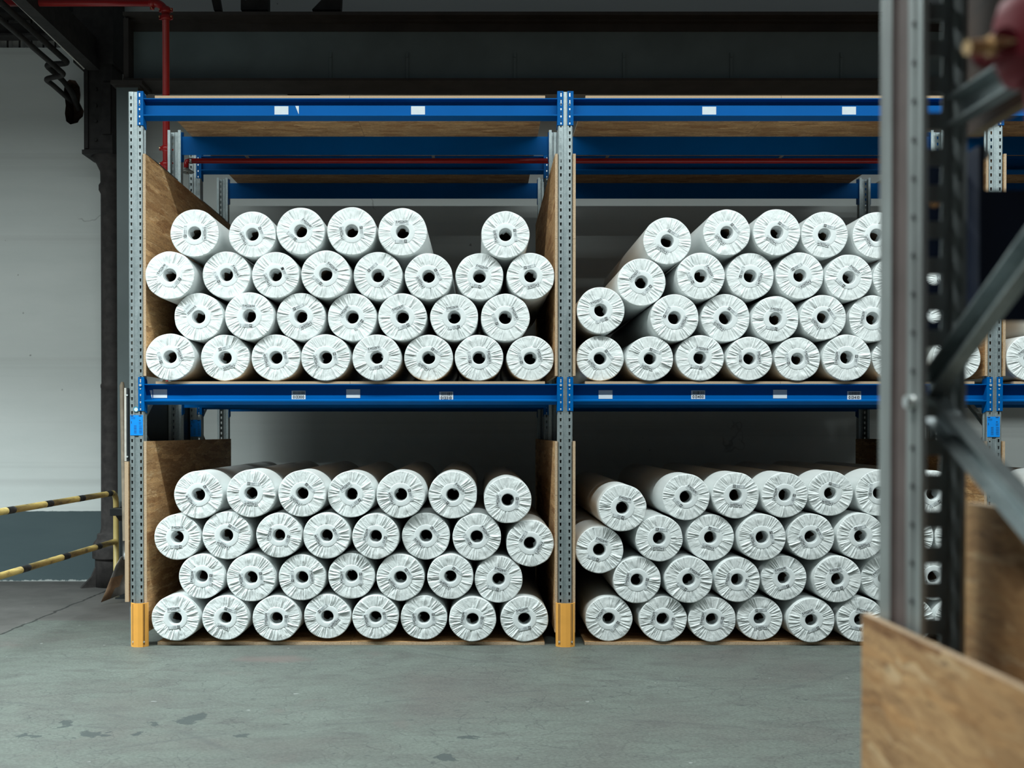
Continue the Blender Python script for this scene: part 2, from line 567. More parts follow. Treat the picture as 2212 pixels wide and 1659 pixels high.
def board(name, x0, x1, y0, y1, z0, z1, label, cat='board', group=None, parent=None, turn=False):
    """strand board sheet: strand pattern on its two faces, chip pattern on its edges"""
    bm = bmesh.new()
    fs = box(bm, x0, x1, y0, y1, z0, z1)
    dims = (x1 - x0, y1 - y0, z1 - z0)
    thin = dims.index(min(dims))
    uvl = bm.loops.layers.uv.new('uv')
    ou, ov = _uvseed.uniform(0, 40), _uvseed.uniform(0, 40)
    bm.normal_update()
    for f in fs:
        ax = max(range(3), key=lambda i: abs(f.normal[i]))
        f.material_index = 0 if ax == thin else 1
        for l in f.loops:
            c = [l.vert.co[i] * (0.55 if turn and i == 1 else 1) for i in range(3) if i != ax]
            l[uvl].uv = (c[0] + ou, c[1] + ov)
    o = obj(name, bm, ['osb_face', 'osb_edge'], parent)
    if label:
        tag(o, label, cat, group)
    return o


# ------------------------------------------------------------------ setting
WALL_Y = 10.74
bm = bmesh.new()
box(bm, -9, 9, -8, 11.2, -0.1, 0.0)
struct(obj('floor', bm, 'floor_concrete'))


def build_wall():
    bm = bmesh.new()
    # broken opening, as an irregular outline inside a cut-out rectangle
    out = [(140, 180), (150, 172), (163, 174), (172, 188), (174, 205), (172, 222), (181, 240), (179, 252), (172, 258), (168, 265), (152, 269), (143, 262), (140, 245), (142, 228), (140, 212), (138, 196)]
    ring = [P(x, y, WALL_Y) for x, y in out]
    cx = sum(p.x for p in ring) / len(ring)
    cz = sum(p.z for p in ring) / len(ring)
    hx, hz = 0.25, 0.45
    rect = []
    for p in ring:
        dx, dz = p.x - cx, p.z - cz
        s = 1.0 / max(abs(dx) / hx, abs(dz) / hz)
        rect.append(Vector((cx + dx * s, WALL_Y, cz + dz * s)))
    def key(p):
        return math.atan2(p.z - cz, p.x - cx)
    corners = [Vector((cx + a * hx, WALL_Y, cz + b * hz)) for a, b in ((1, 1), (-1, 1), (-1, -1), (1, -1))]
    ring.sort(key=key)
    rv = [bm.verts.new(p) for p in ring]
    outer = sorted(rect + corners, key=key)
    ov = [bm.verts.new(p) for p in outer]
    vs = rv + ov
    e = []
    n = len(rv)
    for i in range(n):
        e.append(bm.edges.new((rv[i], rv[(i + 1) % n])))
    for i in range(len(ov)):
        e.append(bm.edges.new((ov[i], ov[(i + 1) % len(ov)])))
    bmesh.ops.triangle_fill(bm, use_beauty=True, edges=e, normal=(0, -1, 0))
    for f in bm.faces[:]:
        if all(v in rv for v in f.verts):
            bm.faces.remove(f)
    # reveal and back of the opening
    back = [bm.verts.new(v.co + Vector((0, 0.22, 0))) for v in rv]
    for i in range(n):
        f = bm.faces.new((rv[i], rv[(i + 1) % n], back[(i + 1) % n], back[i])); f.material_index = 1
    f = bm.faces.new(back); f.material_index = 1
    # the rest of the wall round the cut-out
    top_l, top_r = PZ(103, WALL_Y), 7.2
    xs = PX(225, WALL_Y)
    def quad(x0, x1, z0, z1):
        vs = [bm.verts.new((x, WALL_Y, z)) for x, z in ((x0, z0), (x1, z0), (x1, z1), (x0, z1))]
        bm.faces.new(vs)
    x0, x1, z0, z1 = cx - hx, cx + hx, cz - hz, cz + hz
    quad(-9, x0, 0, top_l)
    quad(x1, xs, 0, top_l)
    quad(x0, x1, 0, z0)
    quad(x0, x1, z1, top_l)
    quad(xs, 9, 0, top_r)
    bmesh.ops.remove_doubles(bm, verts=bm.verts[:], dist=1e-5)
    bmesh.ops.recalc_face_normals(bm, faces=bm.faces[:])
    struct(obj('wall_back', bm, ['wall_plaster', 'old_brick']))


build_wall()

# ribbed sheet strip above the low part of the wall
zt0 = PZ(103, WALL_Y)
bm = bmesh.new()
xl, xr = -9.0, PX(225, WALL_Y)
xx = xl
prof = []
i = 0
while xx < xr:
    prof += [(xx, WALL_Y + 0.10), (xx + 0.075, WALL_Y + 0.10), (xx + 0.085, WALL_Y + 0.03), (xx + 0.105, WALL_Y + 0.03)]
    xx += 0.118
A = [bm.verts.new((x, y, zt0)) for x, y in prof]
B = [bm.verts.new((x, y, 6.6)) for x, y in prof]
for i in range(len(prof) - 1):
    f = bm.faces.new((A[i], A[i + 1], B[i + 1], B[i]))
    f.material_index = 1 if i % 4 == 2 else 0
tag(obj('corrugated_sheet', bm, ['corrugated_grey', 'black_iron']), 'grey ribbed metal sheeting above the low white wall', 'sheeting')
for nm, ya, yb, yy, lab in (('wall_rail', 50, 80, WALL_Y - 0.12, 'black steel rail across the ribbed sheeting above the white wall'),
                            ('eaves_rail', -70, 35, WALL_Y - 0.2, 'black steel rail at the top of the ribbed sheeting')):
    bm = bmesh.new()
    box(bm, -9, PX(176, yy), yy, yy + 0.1, PZ(yb, yy), PZ(ya, yy))
    box(bm, -9, PX(176, yy), yy - 0.05, yy, PZ(yb, yy), PZ(yb, yy) + 0.02)
    tag(obj(nm, bm, 'black_iron'), lab, 'steel rail')

# girder on top of the H column
GY = 9.9
gz0, gz1 = PZ(174, GY), PZ(25, GY)
bm = bmesh.new()
gx0, gx1 = PX(268, GY), 9.0
g = empty('crane_girder', 'dark grey-green steel girder spanning the wall above the racks', 'girder', (gx0, GY, gz0))
bm = bmesh.new()
box(bm, 0, gx1 - gx0, 0, 0.40, 0, 0.022, 1)
box(bm, 0, gx1 - gx0, 0.17, 0.20, 0.022, gz1 - gz0 - 0.03, 0)
box(bm, 0, gx1 - gx0, 0, 0.40, gz1 - gz0 - 0.03, gz1 - gz0, 1)
box(bm, 0, gx1 - gx0, 0.10, 0.17, gz1 - gz0 - 0.05, gz1 - gz0 - 0.03, 1)
box(bm, 0, gx1 - gx0, 0.155, 0.17, gz1 - gz0 - 0.12, gz1 - gz0 - 0.05, 1)
obj('girder_section', bm, ['girder_paint', 'girder_dirt'], g)
for px in (715, 880, 1112, 1347, 1578, 1815, 2050):
    bm = bmesh.new()
    x = PX(px, GY + 0.16) - gx0
    box(bm, x - 0.012, x + 0.012, 0.158, 0.17, 0.03, 0.31)
    for zz in (0.06, 0.27):
        disc(bm, (x, 0.158, zz), 0.009, (0, -1, 0), 0.008, 8)
    obj('web_stiffener', bm, 'girder_paint', g)

bm = bmesh.new()
box(bm, 0.0, 0.045, 0.02, 0.17, 0.022, gz1 - gz0 - 0.05)
obj('end_stiffener', bm, 'girder_dirt', g)

bm = bmesh.new()
y = GY + 0.2
struts = [[(448, -45), (468, -45), (480, 25), (464, 25)]]
for q in struts:
    prism(bm, [(P(a, b, y).x, P(a, b, y).z) for a, b in q], y - 0.04, y + 0.04, 'y')
tag(obj('roof_strut', bm, 'black_iron'), 'thin black diagonal strut rising from the girder', 'strut')
bm = bmesh.new()
prism(bm, [(P(a, b, y).x, P(a, b, y).z) for a, b in [(523, 26), (523, -40), (526, -4), (533, 6), (546, 2), (560, -40), (581, -40), (581, 26)]], y - 0.06, y + 0.06, 'y')
tag(obj('gusset_plate', bm, 'black_iron'), 'black notched steel plate standing on the girder', 'plate')
bm = bmesh.new()
prism(bm, [(P(a, b, y).x, P(a, b, y).z) for a, b in [(676, 26), (740, -40), (737, 26)]], y - 0.06, y + 0.06, 'y')
tag(obj('gusset_plate', bm, 'black_iron'), 'black triangular steel plate standing on the girder', 'plate')

bm = bmesh.new()
box(bm, PX(623, WALL_Y), PX(692, WALL_Y), WALL_Y - 0.06, WALL_Y - 0.001, PZ(206, WALL_Y), PZ(197, WALL_Y))
tag(obj('wall_socket_strip', bm, 'black_iron'), 'small flat black box on the wall just above the top shelf board', 'box')

# H column carrying the girder
hy = 9.92
hx0, hx1 = PX(254, hy), PX(300, hy)
ztop = PZ(174, 9.9) - 0.036
h = empty('steel_column', 'grey steel H column under the girder beside the old iron column', 'column', ((hx0 + hx1) / 2, hy, 0))
w = (hx1 - hx0) / 2
bm = bmesh.new()
box(bm, -w, w, 0, 0.012, 0, ztop)
box(bm, -0.006, 0.006, 0.012, 0.2, 0, ztop)
box(bm, -w, w, 0.2, 0.212, 0, ztop)
obj('column_shaft', bm, 'column_grey', h)
bm = bmesh.new()
box(bm, -w - 0.04, w + 0.05, -0.04, 0.26, ztop, ztop + 0.035)
box(bm, -w - 0.01, w + 0.02, -0.01, 0.23, ztop - 0.02, ztop)
obj('cap_plate', bm, 'girder_dirt', h)
# old iron column
cy = 10.42
cx = PX(243, cy)
c = empty('iron_column', 'old dark iron column with flared base standing at the white wall', 'column', (cx, cy, 0))
u = cy / FPX
def CZ(py):
    return PZ(py, cy)
bm = bmesh.new()
sp = [(0.165, 0.0), (0.163, CZ(1207)), (0.164, CZ(1206)), (0.186, CZ(1204)), (0.188, CZ(1203)), (0.188, CZ(1179)), (0.186, CZ(1177)), (0.17, CZ(1169)), (0.148, CZ(1163)), (0.146, CZ(1162)), (0.144, CZ(1154)), (0.140, CZ(1152)), (0.118, CZ(1150)), (0.116, CZ(1148)), (0.108, CZ(1140)), (0.104, CZ(840)), (0.108, CZ(836)), (0.108, CZ(832)), (0.1, CZ(828)),
      (0.10, CZ(420)), (0.118, CZ(412)), (0.118, CZ(402)), (0.102, CZ(396)), (0.105, CZ(372)), (0.14, CZ(355)), (0.19, CZ(342))]
lathe(bm, sp, 0, 0, 40)
obj('column_shaft', bm, 'column_iron', c)
for a in (2.6, 3.6, 0.2):
    bm = bmesh.new()
    d = Vector((math.cos(a), -abs(math.sin(a)), 0))
    nrm = Vector((-d.y, d.x, 0)) * 0.02
    pts = [(0.12, 0.0), (0.30, 0.0), (0.27, 0.03), (0.20, 0.10), (0.15, 0.22)]
    A = [bm.verts.new(d * r + nrm + Vector((0, 0, z))) for r, z in pts]
    B = [bm.verts.new(d * r - nrm + Vector((0, 0, z))) for r, z in pts]
    bm.faces.new(A); bm.faces.new(B[::-1])
    for i in range(5):
        bm.faces.new((A[i], B[i], B[(i + 1) % 5], A[(i + 1) % 5]))
    bmesh.ops.recalc_face_normals(bm, faces=bm.faces[:])
    obj('base_fin', bm, 'column_iron', c)
bm = bmesh.new()
box(bm, PX(193, cy) - cx, PX(258, cy) - cx, -0.17, 0.17, CZ(342), CZ(333))
box(bm, PX(196, cy) - cx, PX(256, cy) - cx, -0.15, 0.15, CZ(333), CZ(150))
box(bm, PX(199, cy) - cx, PX(206, cy) - cx, -0.17, -0.15, CZ(330), CZ(155))
box(bm, PX(236, cy) - cx, PX(254, cy) - cx, -0.17, -0.15, CZ(300), CZ(190))
for py in (205, 240, 272, 312):
    disc(bm, (PX(222, cy) - cx, -0.15, CZ(py)), 0.014, (0, -1, 0), 0.02, 8)
bmesh.ops.recalc_face_normals(bm, faces=bm.faces[:])
obj('bracket_box', bm, 'black_iron', c)
bm = bmesh.new()
box(bm, PX(178, cy) - cx, PX(262, cy) - cx, -0.2, 0.14, CZ(150), 6.3)
obj('column_head', bm, 'black_iron', c)

# depth-running steel beam and cable under the roof
bm = bmesh.new()
zb = PZ(152, 10.2)
box(bm, PX(193, 10.2), PX(218, 10.2), 5.6, 10.2, zb, zb + 0.12)
box(bm, PX(198, 10.2), PX(212, 10.2), 5.6, 10.2, zb + 0.12, zb + 0.3)
tag(obj('roof_beam', bm, 'black_iron'), 'black roof beam running back into the old iron column', 'roof beam')
bm = bmesh.new()
xq = PX(193, 10.2) - 0.018
tube(bm, [(xq, 5.6, zb + 0.02), (xq, 8.2, zb + 0.03), (xq, 8.9, zb + 0.02), (xq, 10.15, zb + 0.0)], 0.007, 8)
tag(obj('ceiling_cable', bm, 'corrugated_grey'), 'thin pale cable along the black roof beam', 'cable')


def pipe_run(name, pts, r, label):
    bm = bmesh.new()
    # round the bends
    pts = [Vector(p) for p in pts]
    path = [pts[0]]
    for i in range(1, len(pts) - 1):
        a, b, d = pts[i - 1], pts[i], pts[i + 1]
        k = min(0.07, (a - b).length * 0.4, (d - b).length * 0.4)
        s, e = b + (a - b).normalized() * k, b + (d - b).normalized() * k
        for t in (0, 0.25, 0.5, 0.75, 1):
            path.append((1 - t) ** 2 * s + 2 * t * (1 - t) * b + t * t * e)
    path.append(pts[-1])
    tube(bm, path, r, 14)
    return tag(obj(name, bm, 'black_iron'), label, 'pipe')


za = PZ(137, 10.0)
xa = PX(152, 10.0)
pipe_run('heating_pipe', [(xa, 6.0, za), (xa, 10.0, za), (PX(101, 10.0), 10.0, za - 0.01), (PX(101, 10.0), 10.45, za - 0.02), (PX(150, 10.45), 10.55, za - 0.1), (PX(160, WALL_Y), WALL_Y + 0.15, za - 0.15)], 0.026, 'black pipe with an upper zigzag bend entering the broken wall hole')
zb2 = PZ(162, 10.0)
xb2 = PX(144, 10.0)
pipe_run('heating_pipe', [(PX(147, 10.0) - 0.02, 6.0, zb2 - 0.0), (xb2, 10.0, zb2), (PX(95, 10.0), 10.05, zb2 - 0.02), (PX(97, 10.0), 10.2, zb2 - 0.02), (PX(146, WALL_Y), WALL_Y + 0.15, PZ(210, WALL_Y))], 0.024, 'black pipe with a lower zigzag bend entering the broken wall hole')

# red sprinkler riser in the gap between the racks
RY = 8.8
rp = empty('sprinkler_riser', 'red fire pipe turning down beside the end upright', 'pipe', (PX(361, RY), RY, 0))
rx0 = PX(361, RY)
rz = PZ(6, RY)
rr = 0.028
bm = bmesh.new()
rbx0, rbx1 = PX(193, 10.2) - rx0, PX(218, 10.2) - rx0
tube(bm, [(rbx1 + 0.002, 0, rz), (-0.10, 0, rz)], rr, 20)
obj('pipe_length', bm, 'red_paint', rp)
bm = bmesh.new()
tube(bm, [(-3.6, 0, rz), (rbx0 - 0.002, 0, rz)], rr, 20)
obj('pipe_length', bm, 'red_paint', rp)
bm = bmesh.new()
arc = [(-0.10 + 0.10 * math.sin(t), 0, rz - 0.10 + 0.10 * math.cos(t)) for t in [i * math.pi / 2 / 8 for i in range(9)]]
tube(bm, arc, rr + 0.004, 20)
obj('pipe_elbow', bm, 'red_paint', rp)
bm = bmesh.new()
tube(bm, [(0, 0, rz - 0.10), (0, 0, 0.0)], rr, 20)
obj('pipe_length', bm, 'red_paint', rp)


def coupling(parent, loc, axis, r, scale=1.0, mat='red_paint'):
    bm = bmesh.new()
    a = Vector(axis).normalized()
    c = Vector(loc)
    L = 0.05 * scale
    tube(bm, [c - a * L / 2, c - a * L * 0.35, c - a * L * 0.3, c + a * L * 0.3, c + a * L * 0.35, c + a * L / 2], [r * 1.05, r * 1.3, r * 1.42, r * 1.42, r * 1.3, r * 1.05], 20)
    side = a.cross(Vector((0, 1, 0)))
    if side.length < 0.1:
        side = Vector((1, 0, 0))
    side.normalize()
    for s in (-1, 1):
        q = c + side * s * r * 1.6
        tube(bm, [q - a * L * 0.3, q + a * L * 0.3], r * 0.42, 8)
    o = obj('pipe_coupling', bm, mat, parent)
    fw = a.cross(side).normalized()
    for s in (-1, 1):
        bm = bmesh.new()
        q = c + side * s * r * 1.7
        tube(bm, [q - fw * r * 0.9, q + fw * r * 0.9], r * 0.16, 8)
        obj('coupling_bolt', bm, 'brass', o)
    return o


coupling(rp, (-0.11, 0, rz), (1, 0, 0), rr)
coupling(rp, (0, 0, PZ(22, RY)), (0, 0, 1), rr)
coupling(rp, (0, 0, PZ(38, RY)), (0, 0, 1), rr)
coupling(rp, (0, 0, PZ(321, RY)), (0, 0, 1), rr)
coupling(rp, (0, 0, PZ(355, RY)), (0, 0, 1), rr)

sz = PZ(347.5, RY)
sx = PX(404, RY)
sp = empty('sprinkler_pipe', 'thin red sprinkler pipe running level between the racks', 'pipe', (sx, RY, sz))
bm = bmesh.new()
tube(bm, [(0.02, 0, 0), (6.6, 0, 0)], 0.0205, 18)
obj('pipe_length', bm, 'red_paint', sp)
bm = bmesh.new()
tube(bm, [(0.02, 0, 0), (0.004, 0, -0.004), (0, 0, -0.02), (0, 0, -0.055)], 0.019, 14)
obj('pipe_elbow', bm, 'red_paint', sp)
bm = bmesh.new()
tube(bm, [(0.03, 0, 0), (0.048, 0, 0)], 0.025, 16)
obj('pipe_clamp', bm, 'sprinkler_grey', sp)
for xh_ in (0.5, 2.0, 3.4, 4.8, 6.2):
    bm = bmesh.new()
    box(bm, xh_ - 0.012, xh_ + 0.012, -0.273, 0.0, 0.0205, 0.0245)
    box(bm, xh_ - 0.012, xh_ + 0.012, -0.275, -0.271, 0.0205, 0.075)
    obj('pipe_bracket', bm, 'galvanised', sp)
bm = bmesh.new()
lathe(bm, [(0.010, -0.055), (0.012, -0.062), (0.052, -0.085), (0.055, -0.092), (0.03, -0.082), (0.008, -0.075), (0.008, -0.1), (0.016, -0.104), (0.016, -0.107)], 0.008, 0, 20)
obj('sprinkler_head', bm, 'sprinkler_grey', sp)


# ------------------------------------------------------------------ pallet rack
FY = 7.5                                  # front face of the front uprights
ROWS = [(7.5, 1), (8.52, -1), (9.06, 1), (10.10, -1)]   # (outer face, direction the flanges run)
POST_X = [PX(295, FY), PX(1220.6, FY), PX(2147.5, FY)]
POST_W, POST_D = 0.100, 0.070
POST_TOP = PZ(198, FY)
PITCH = 0.0482


def holed_strip(bm, x0, x1, y, z0, z1, hx, hw_t, hw_b, hz, first):
    """strip of sheet at depth y with one column of tapered slots"""
    z = z0
    rows = []
    c = first
    while c + PITCH / 2 < z1:
        rows.append(c)
        c += PITCH
    lo = z0
    def q(pts):
        bm.faces.new([bm.verts.new((px, y, pz)) for px, pz in pts])
    for c in rows:
        a, b = c - PITCH / 2, c + PITCH / 2
        A, B, C, D = (x0, a), (x1, a), (x1, b), (x0, b)
        a_, b_, c_, d_ = (hx - hw_b, c - hz), (hx + hw_b, c - hz), (hx + hw_t, c + hz), (hx - hw_t, c + hz)
        q([A, B, b_, a_]); q([B, C, c_, b_]); q([C, D, d_, c_]); q([D, A, a_, d_])
    a, b = rows[0] - PITCH / 2, rows[-1] + PITCH / 2
    q([(x0, z0), (x1, z0), (x1, a), (x0, a)])
    q([(x0, b), (x1, b), (x1, z1), (x0, z1)])


def plain(bm, pts, z0, z1):
    """open polyline in plan swept upward"""
    A = [bm.verts.new((x, y, z0)) for x, y in pts]
    B = [bm.verts.new((x, y, z1)) for x, y in pts]
    for i in range(len(pts) - 1):
        bm.faces.new((A[i], A[i + 1], B[i + 1], B[i]))


def post_mesh(d):
    """open C section, web at y=0 with two slot columns, flanges towards d"""
    bm = bmesh.new()
    hw = POST_W / 2
    first = 0.07
    holed_strip(bm, -hw + 0.006, -0.016, 0, 0.0, POST_TOP, -0.0305, 0.0064, 0.0047, 0.0112, first)
    holed_strip(bm, 0.016, hw - 0.006, 0, 0.0, POST_TOP, 0.0305, 0.0064, 0.0047, 0.0112, first)
    plain(bm, [(-0.016, 0), (-0.011, d * 0.006), (0.011, d * 0.006), (0.016, 0)], 0, POST_TOP)
    for s in (-1, 1):
        plain(bm, [(s * (hw - 0.006), 0), (s * hw, d * 0.006), (s * hw, d * 0.028), (s * (hw - 0.007), d * 0.036), (s * (hw - 0.007), d * 0.052), (s * hw, d * 0.058), (s * hw, d * POST_D), (s * (hw - 0.02), d * POST_D)], 0, POST_TOP)
    bmesh.ops.remove_doubles(bm, verts=bm.verts[:], dist=1e-5)
    bmesh.ops.recalc_face_normals(bm, faces=bm.faces[:])
    return bm


def c_bar(bm, a, b, wid, dep, nrm):
    """small channel section bar from a to b, its open side towards nrm"""
    a, b, n = Vector(a), Vector(b), Vector(nrm).normalized()
    d = (b - a).normalized()
    s = d.cross(n).normalized()
    t = 0.003
    prof = [(-wid / 2, 0), (wid / 2, 0), (wid / 2, dep), (wid / 2 - t, dep), (wid / 2 - t, t), (-wid / 2 + t, t), (-wid / 2 + t, dep), (-wid / 2, dep)]
    A = [bm.verts.new(a + s * u + n * v) for u, v in prof]
    B = [bm.verts.new(b + s * u + n * v) for u, v in prof]
    k = len(prof)
    for i in range(k):
        bm.faces.new((A[i], A[(i + 1) % k], B[(i + 1) % k], B[i]))
    for i0, i1, i2, i3 in ((0, 1, 4, 5), (1, 2, 3, 4), (0, 5, 6, 7)):
        bm.faces.new((A[i0], A[i3], A[i2], A[i1]))
        bm.faces.new((B[i0], B[i1], B[i2], B[i3]))
    bmesh.ops.recalc_face_normals(bm, faces=bm.faces[:])


post_front = bpy.data.meshes.new('post')
bm = post_mesh(1); bm.to_mesh(post_front); bm.free(); post_front.materials.append(M['galvanised'])
post_rear = bpy.data.meshes.new('post')
bm = post_mesh(-1); bm.to_mesh(post_rear); bm.free(); post_rear.materials.append(M['galvanised'])
FRAME_NAMES = ['end', 'middle', 'third']
foot_mesh = None


def add_post(parent, mesh, y):
    o = bpy.data.objects.new('post', mesh)
    COL.objects.link(o)
    o.parent = parent
    o.location = (0, y, 0)
    md = o.modifiers.new('thickness', 'SOLIDIFY')
    md.thickness = 0.0025
    md.offset = 0
    return o


def sign(parent, x, y, z, w, h, kind):
    """blue load notice"""
    bm = bmesh.new()
    box(bm, x - w / 2, x + w / 2, y - 0.0012, y, z - h / 2, z + h / 2)
    o = obj('load_notice', bm, 'sign_blue', parent)
    o['label'] = 'blue load notice sticker'
    bm = bmesh.new()
    yb = y - 0.0013
    def bar(u0, u1, v0, v1):
        box(bm, x - w / 2 + u0 * w, x - w / 2 + u1 * w, yb - 0.0005, yb + 0.0003, z + h / 2 - v1 * h, z + h / 2 - v0 * h)
    bar(0.05, 0.24, 0.02, 0.06)
    bar(0.68, 0.76, 0.015, 0.065); bar(0.79, 0.88, 0.015, 0.065)
    bar(0.08, 0.12, 0.30, 0.42)
    bar(0.70, 0.82, 0.24, 0.27)
    for i in range(8):
        v = 0.52 + i * 0.052
        bar(0.30, 0.50, v, v + 0.014)
        bar(0.70, 0.92, v, v + 0.014)
    for i in range(3):
        bar(0.68, 0.88, 0.34 + i * 0.05, 0.352 + i * 0.05)
        bar(0.06, 0.40, 0.10 + i * 0.04, 0.108 + i * 0.04)
    obj('notice_print', bm, 'black_print', o)
    return o


def upright_frame(x, y0, y1, ws, label):
    f = empty('upright_frame', label, 'rack upright', (x, 0, 0), 'galvanised upright frames of the pallet racks')
    add_post(f, post_front, y0)
    add_post(f, post_rear, y1)
    a, b = y0 + POST_D - 0.02, y1 - POST_D + 0.02
    zz = 0.4
    k = 0
    while zz + 0.55 < 3.4:
        bm = bmesh.new()
        p, q = (a, b) if k % 2 == 0 else (b, a)
        c_bar(bm, (0, p, zz), (0, q, zz + 0.55), 0.04, 0.025, (1 if k % 2 else -1, 0, 0))
        obj('brace', bm, 'galvanised', f)
        zz += 0.55
        k += 1
    for zc in (0.3, PZ(332, FY) + 0.025):
        bm = bmesh.new()
        c_bar(bm, (0, a, zc), (0, b, zc), 0.04, 0.025, (1, 0, 0))
        obj('brace', bm, 'galvanised', f)
    for yy in (y0 + 0.03, y1 - 0.03):
        bm = bmesh.new()
        box(bm, -0.049, 0.049, yy - 0.03, yy + 0.03, 0, 0.008)
        obj('foot_plate', bm, 'galvanised', f)
    return f


frames = {}
for i, x in enumerate(POST_X):
    frames[i, 0] = upright_frame(x, ROWS[0][0], ROWS[1][0], i, f'galvanised slotted {FRAME_NAMES[i]} upright frame of the front rack')
    frames[i, 1] = upright_frame(x, ROWS[2][0], ROWS[3][0], i, f'galvanised slotted {FRAME_NAMES[i]} upright frame of the rear rack behind')
for i, (pxc, pyc) in ((0, (295, 918.5)), (2, (2146, 922))):
    p = P(pxc, pyc, FY - 0.003)
    sign(frames[i, 0], p.x - POST_X[i], FY - 0.0025, p.z, 0.088, 0.140, 0)
bm = bmesh.new()
p = P(294, 884, FY)
disc(bm, (p.x - POST_X[0], FY - 0.0012, p.z), 0.018, (0, -1, 0), 0.0003, 24)
o = obj('round_sticker', bm, 'sticker_teal', frames[0, 0])
bm = bmesh.new()
disc(bm, (p.x - POST_X[0], FY - 0.0015, p.z - 0.002), 0.0135, (0, -1, 0), 0.0002, 20)
obj('sticker_face', bm, 'label_white', o)
# blue notice on the rear rack too, seen through the end frame
p = P(423, 925, 9.06)
sign(frames[0, 1], p.x - POST_X[0], 9.0575, p.z, 0.088, 0.140, 0)

BEAM_TOPS = {'top': PZ(212.5, FY), 'middle': PZ(829.5, FY)}
BAYS = ['bay beside the iron column', 'bay past the middle upright', 'bay past the third upright']
ROWN = ['front', 'second', 'third', 'rearmost']
BH = 0.142


def digits_mesh(bm, text, cx, y, cz, height, width, mi=0, rot=0.0, origin=None, thick=0.0003):
    """letters as flat shapes facing -y, centred at (cx, cz)"""
    gl = [glyph(ch) for ch in text]
    adv = [g[2] for g in gl]
    tot = sum(adv)
    sx = width / tot
    sz = height / 0.69
    pen = -width / 2
    ca, sa = math.cos(rot), math.sin(rot)
    for (vs, fs, a) in gl:
        nv = []
        for (u, v) in vs:
            xx = pen + u * sx
            zz = v * sz - height / 2
            nv.append(bm.verts.new((cx + xx * ca - zz * sa, y, cz + xx * sa + zz * ca)))
        for f in fs:
            try:
                ff = bm.faces.new([nv[i] for i in f])
                ff.material_index = mi
                ff.normal_update()
                if ff.normal.y > 0:
                    ff.normal_flip()
            except ValueError:
                pass
        pen += a * sx


_gl = {}


def glyph(ch):
    if ch not in _gl:
        cu = bpy.data.curves.new('glyph', 'FONT')
        cu.body = ch
        cu.resolution_u = 3
        cu.offset = 0.028
        o = bpy.data.objects.new('glyph', cu)
        me = bpy.data.meshes.new_from_object(o)
        vs = [(v.co.x, v.co.y) for v in me.vertices]
        fs = [tuple(p.vertices) for p in me.polygons]
        x0 = min(v[0] for v in vs)
        x1 = max(v[0] for v in vs)
        if ch == '1':
            x0 -= 0.12
        _gl[ch] = ([(v[0] - x0 + 0.04, v[1]) for v in vs], fs, x1 - x0 + 0.09)
        bpy.data.objects.remove(o)
        bpy.data.curves.remove(cu)
        bpy.data.meshes.remove(me)
    return _gl[ch]


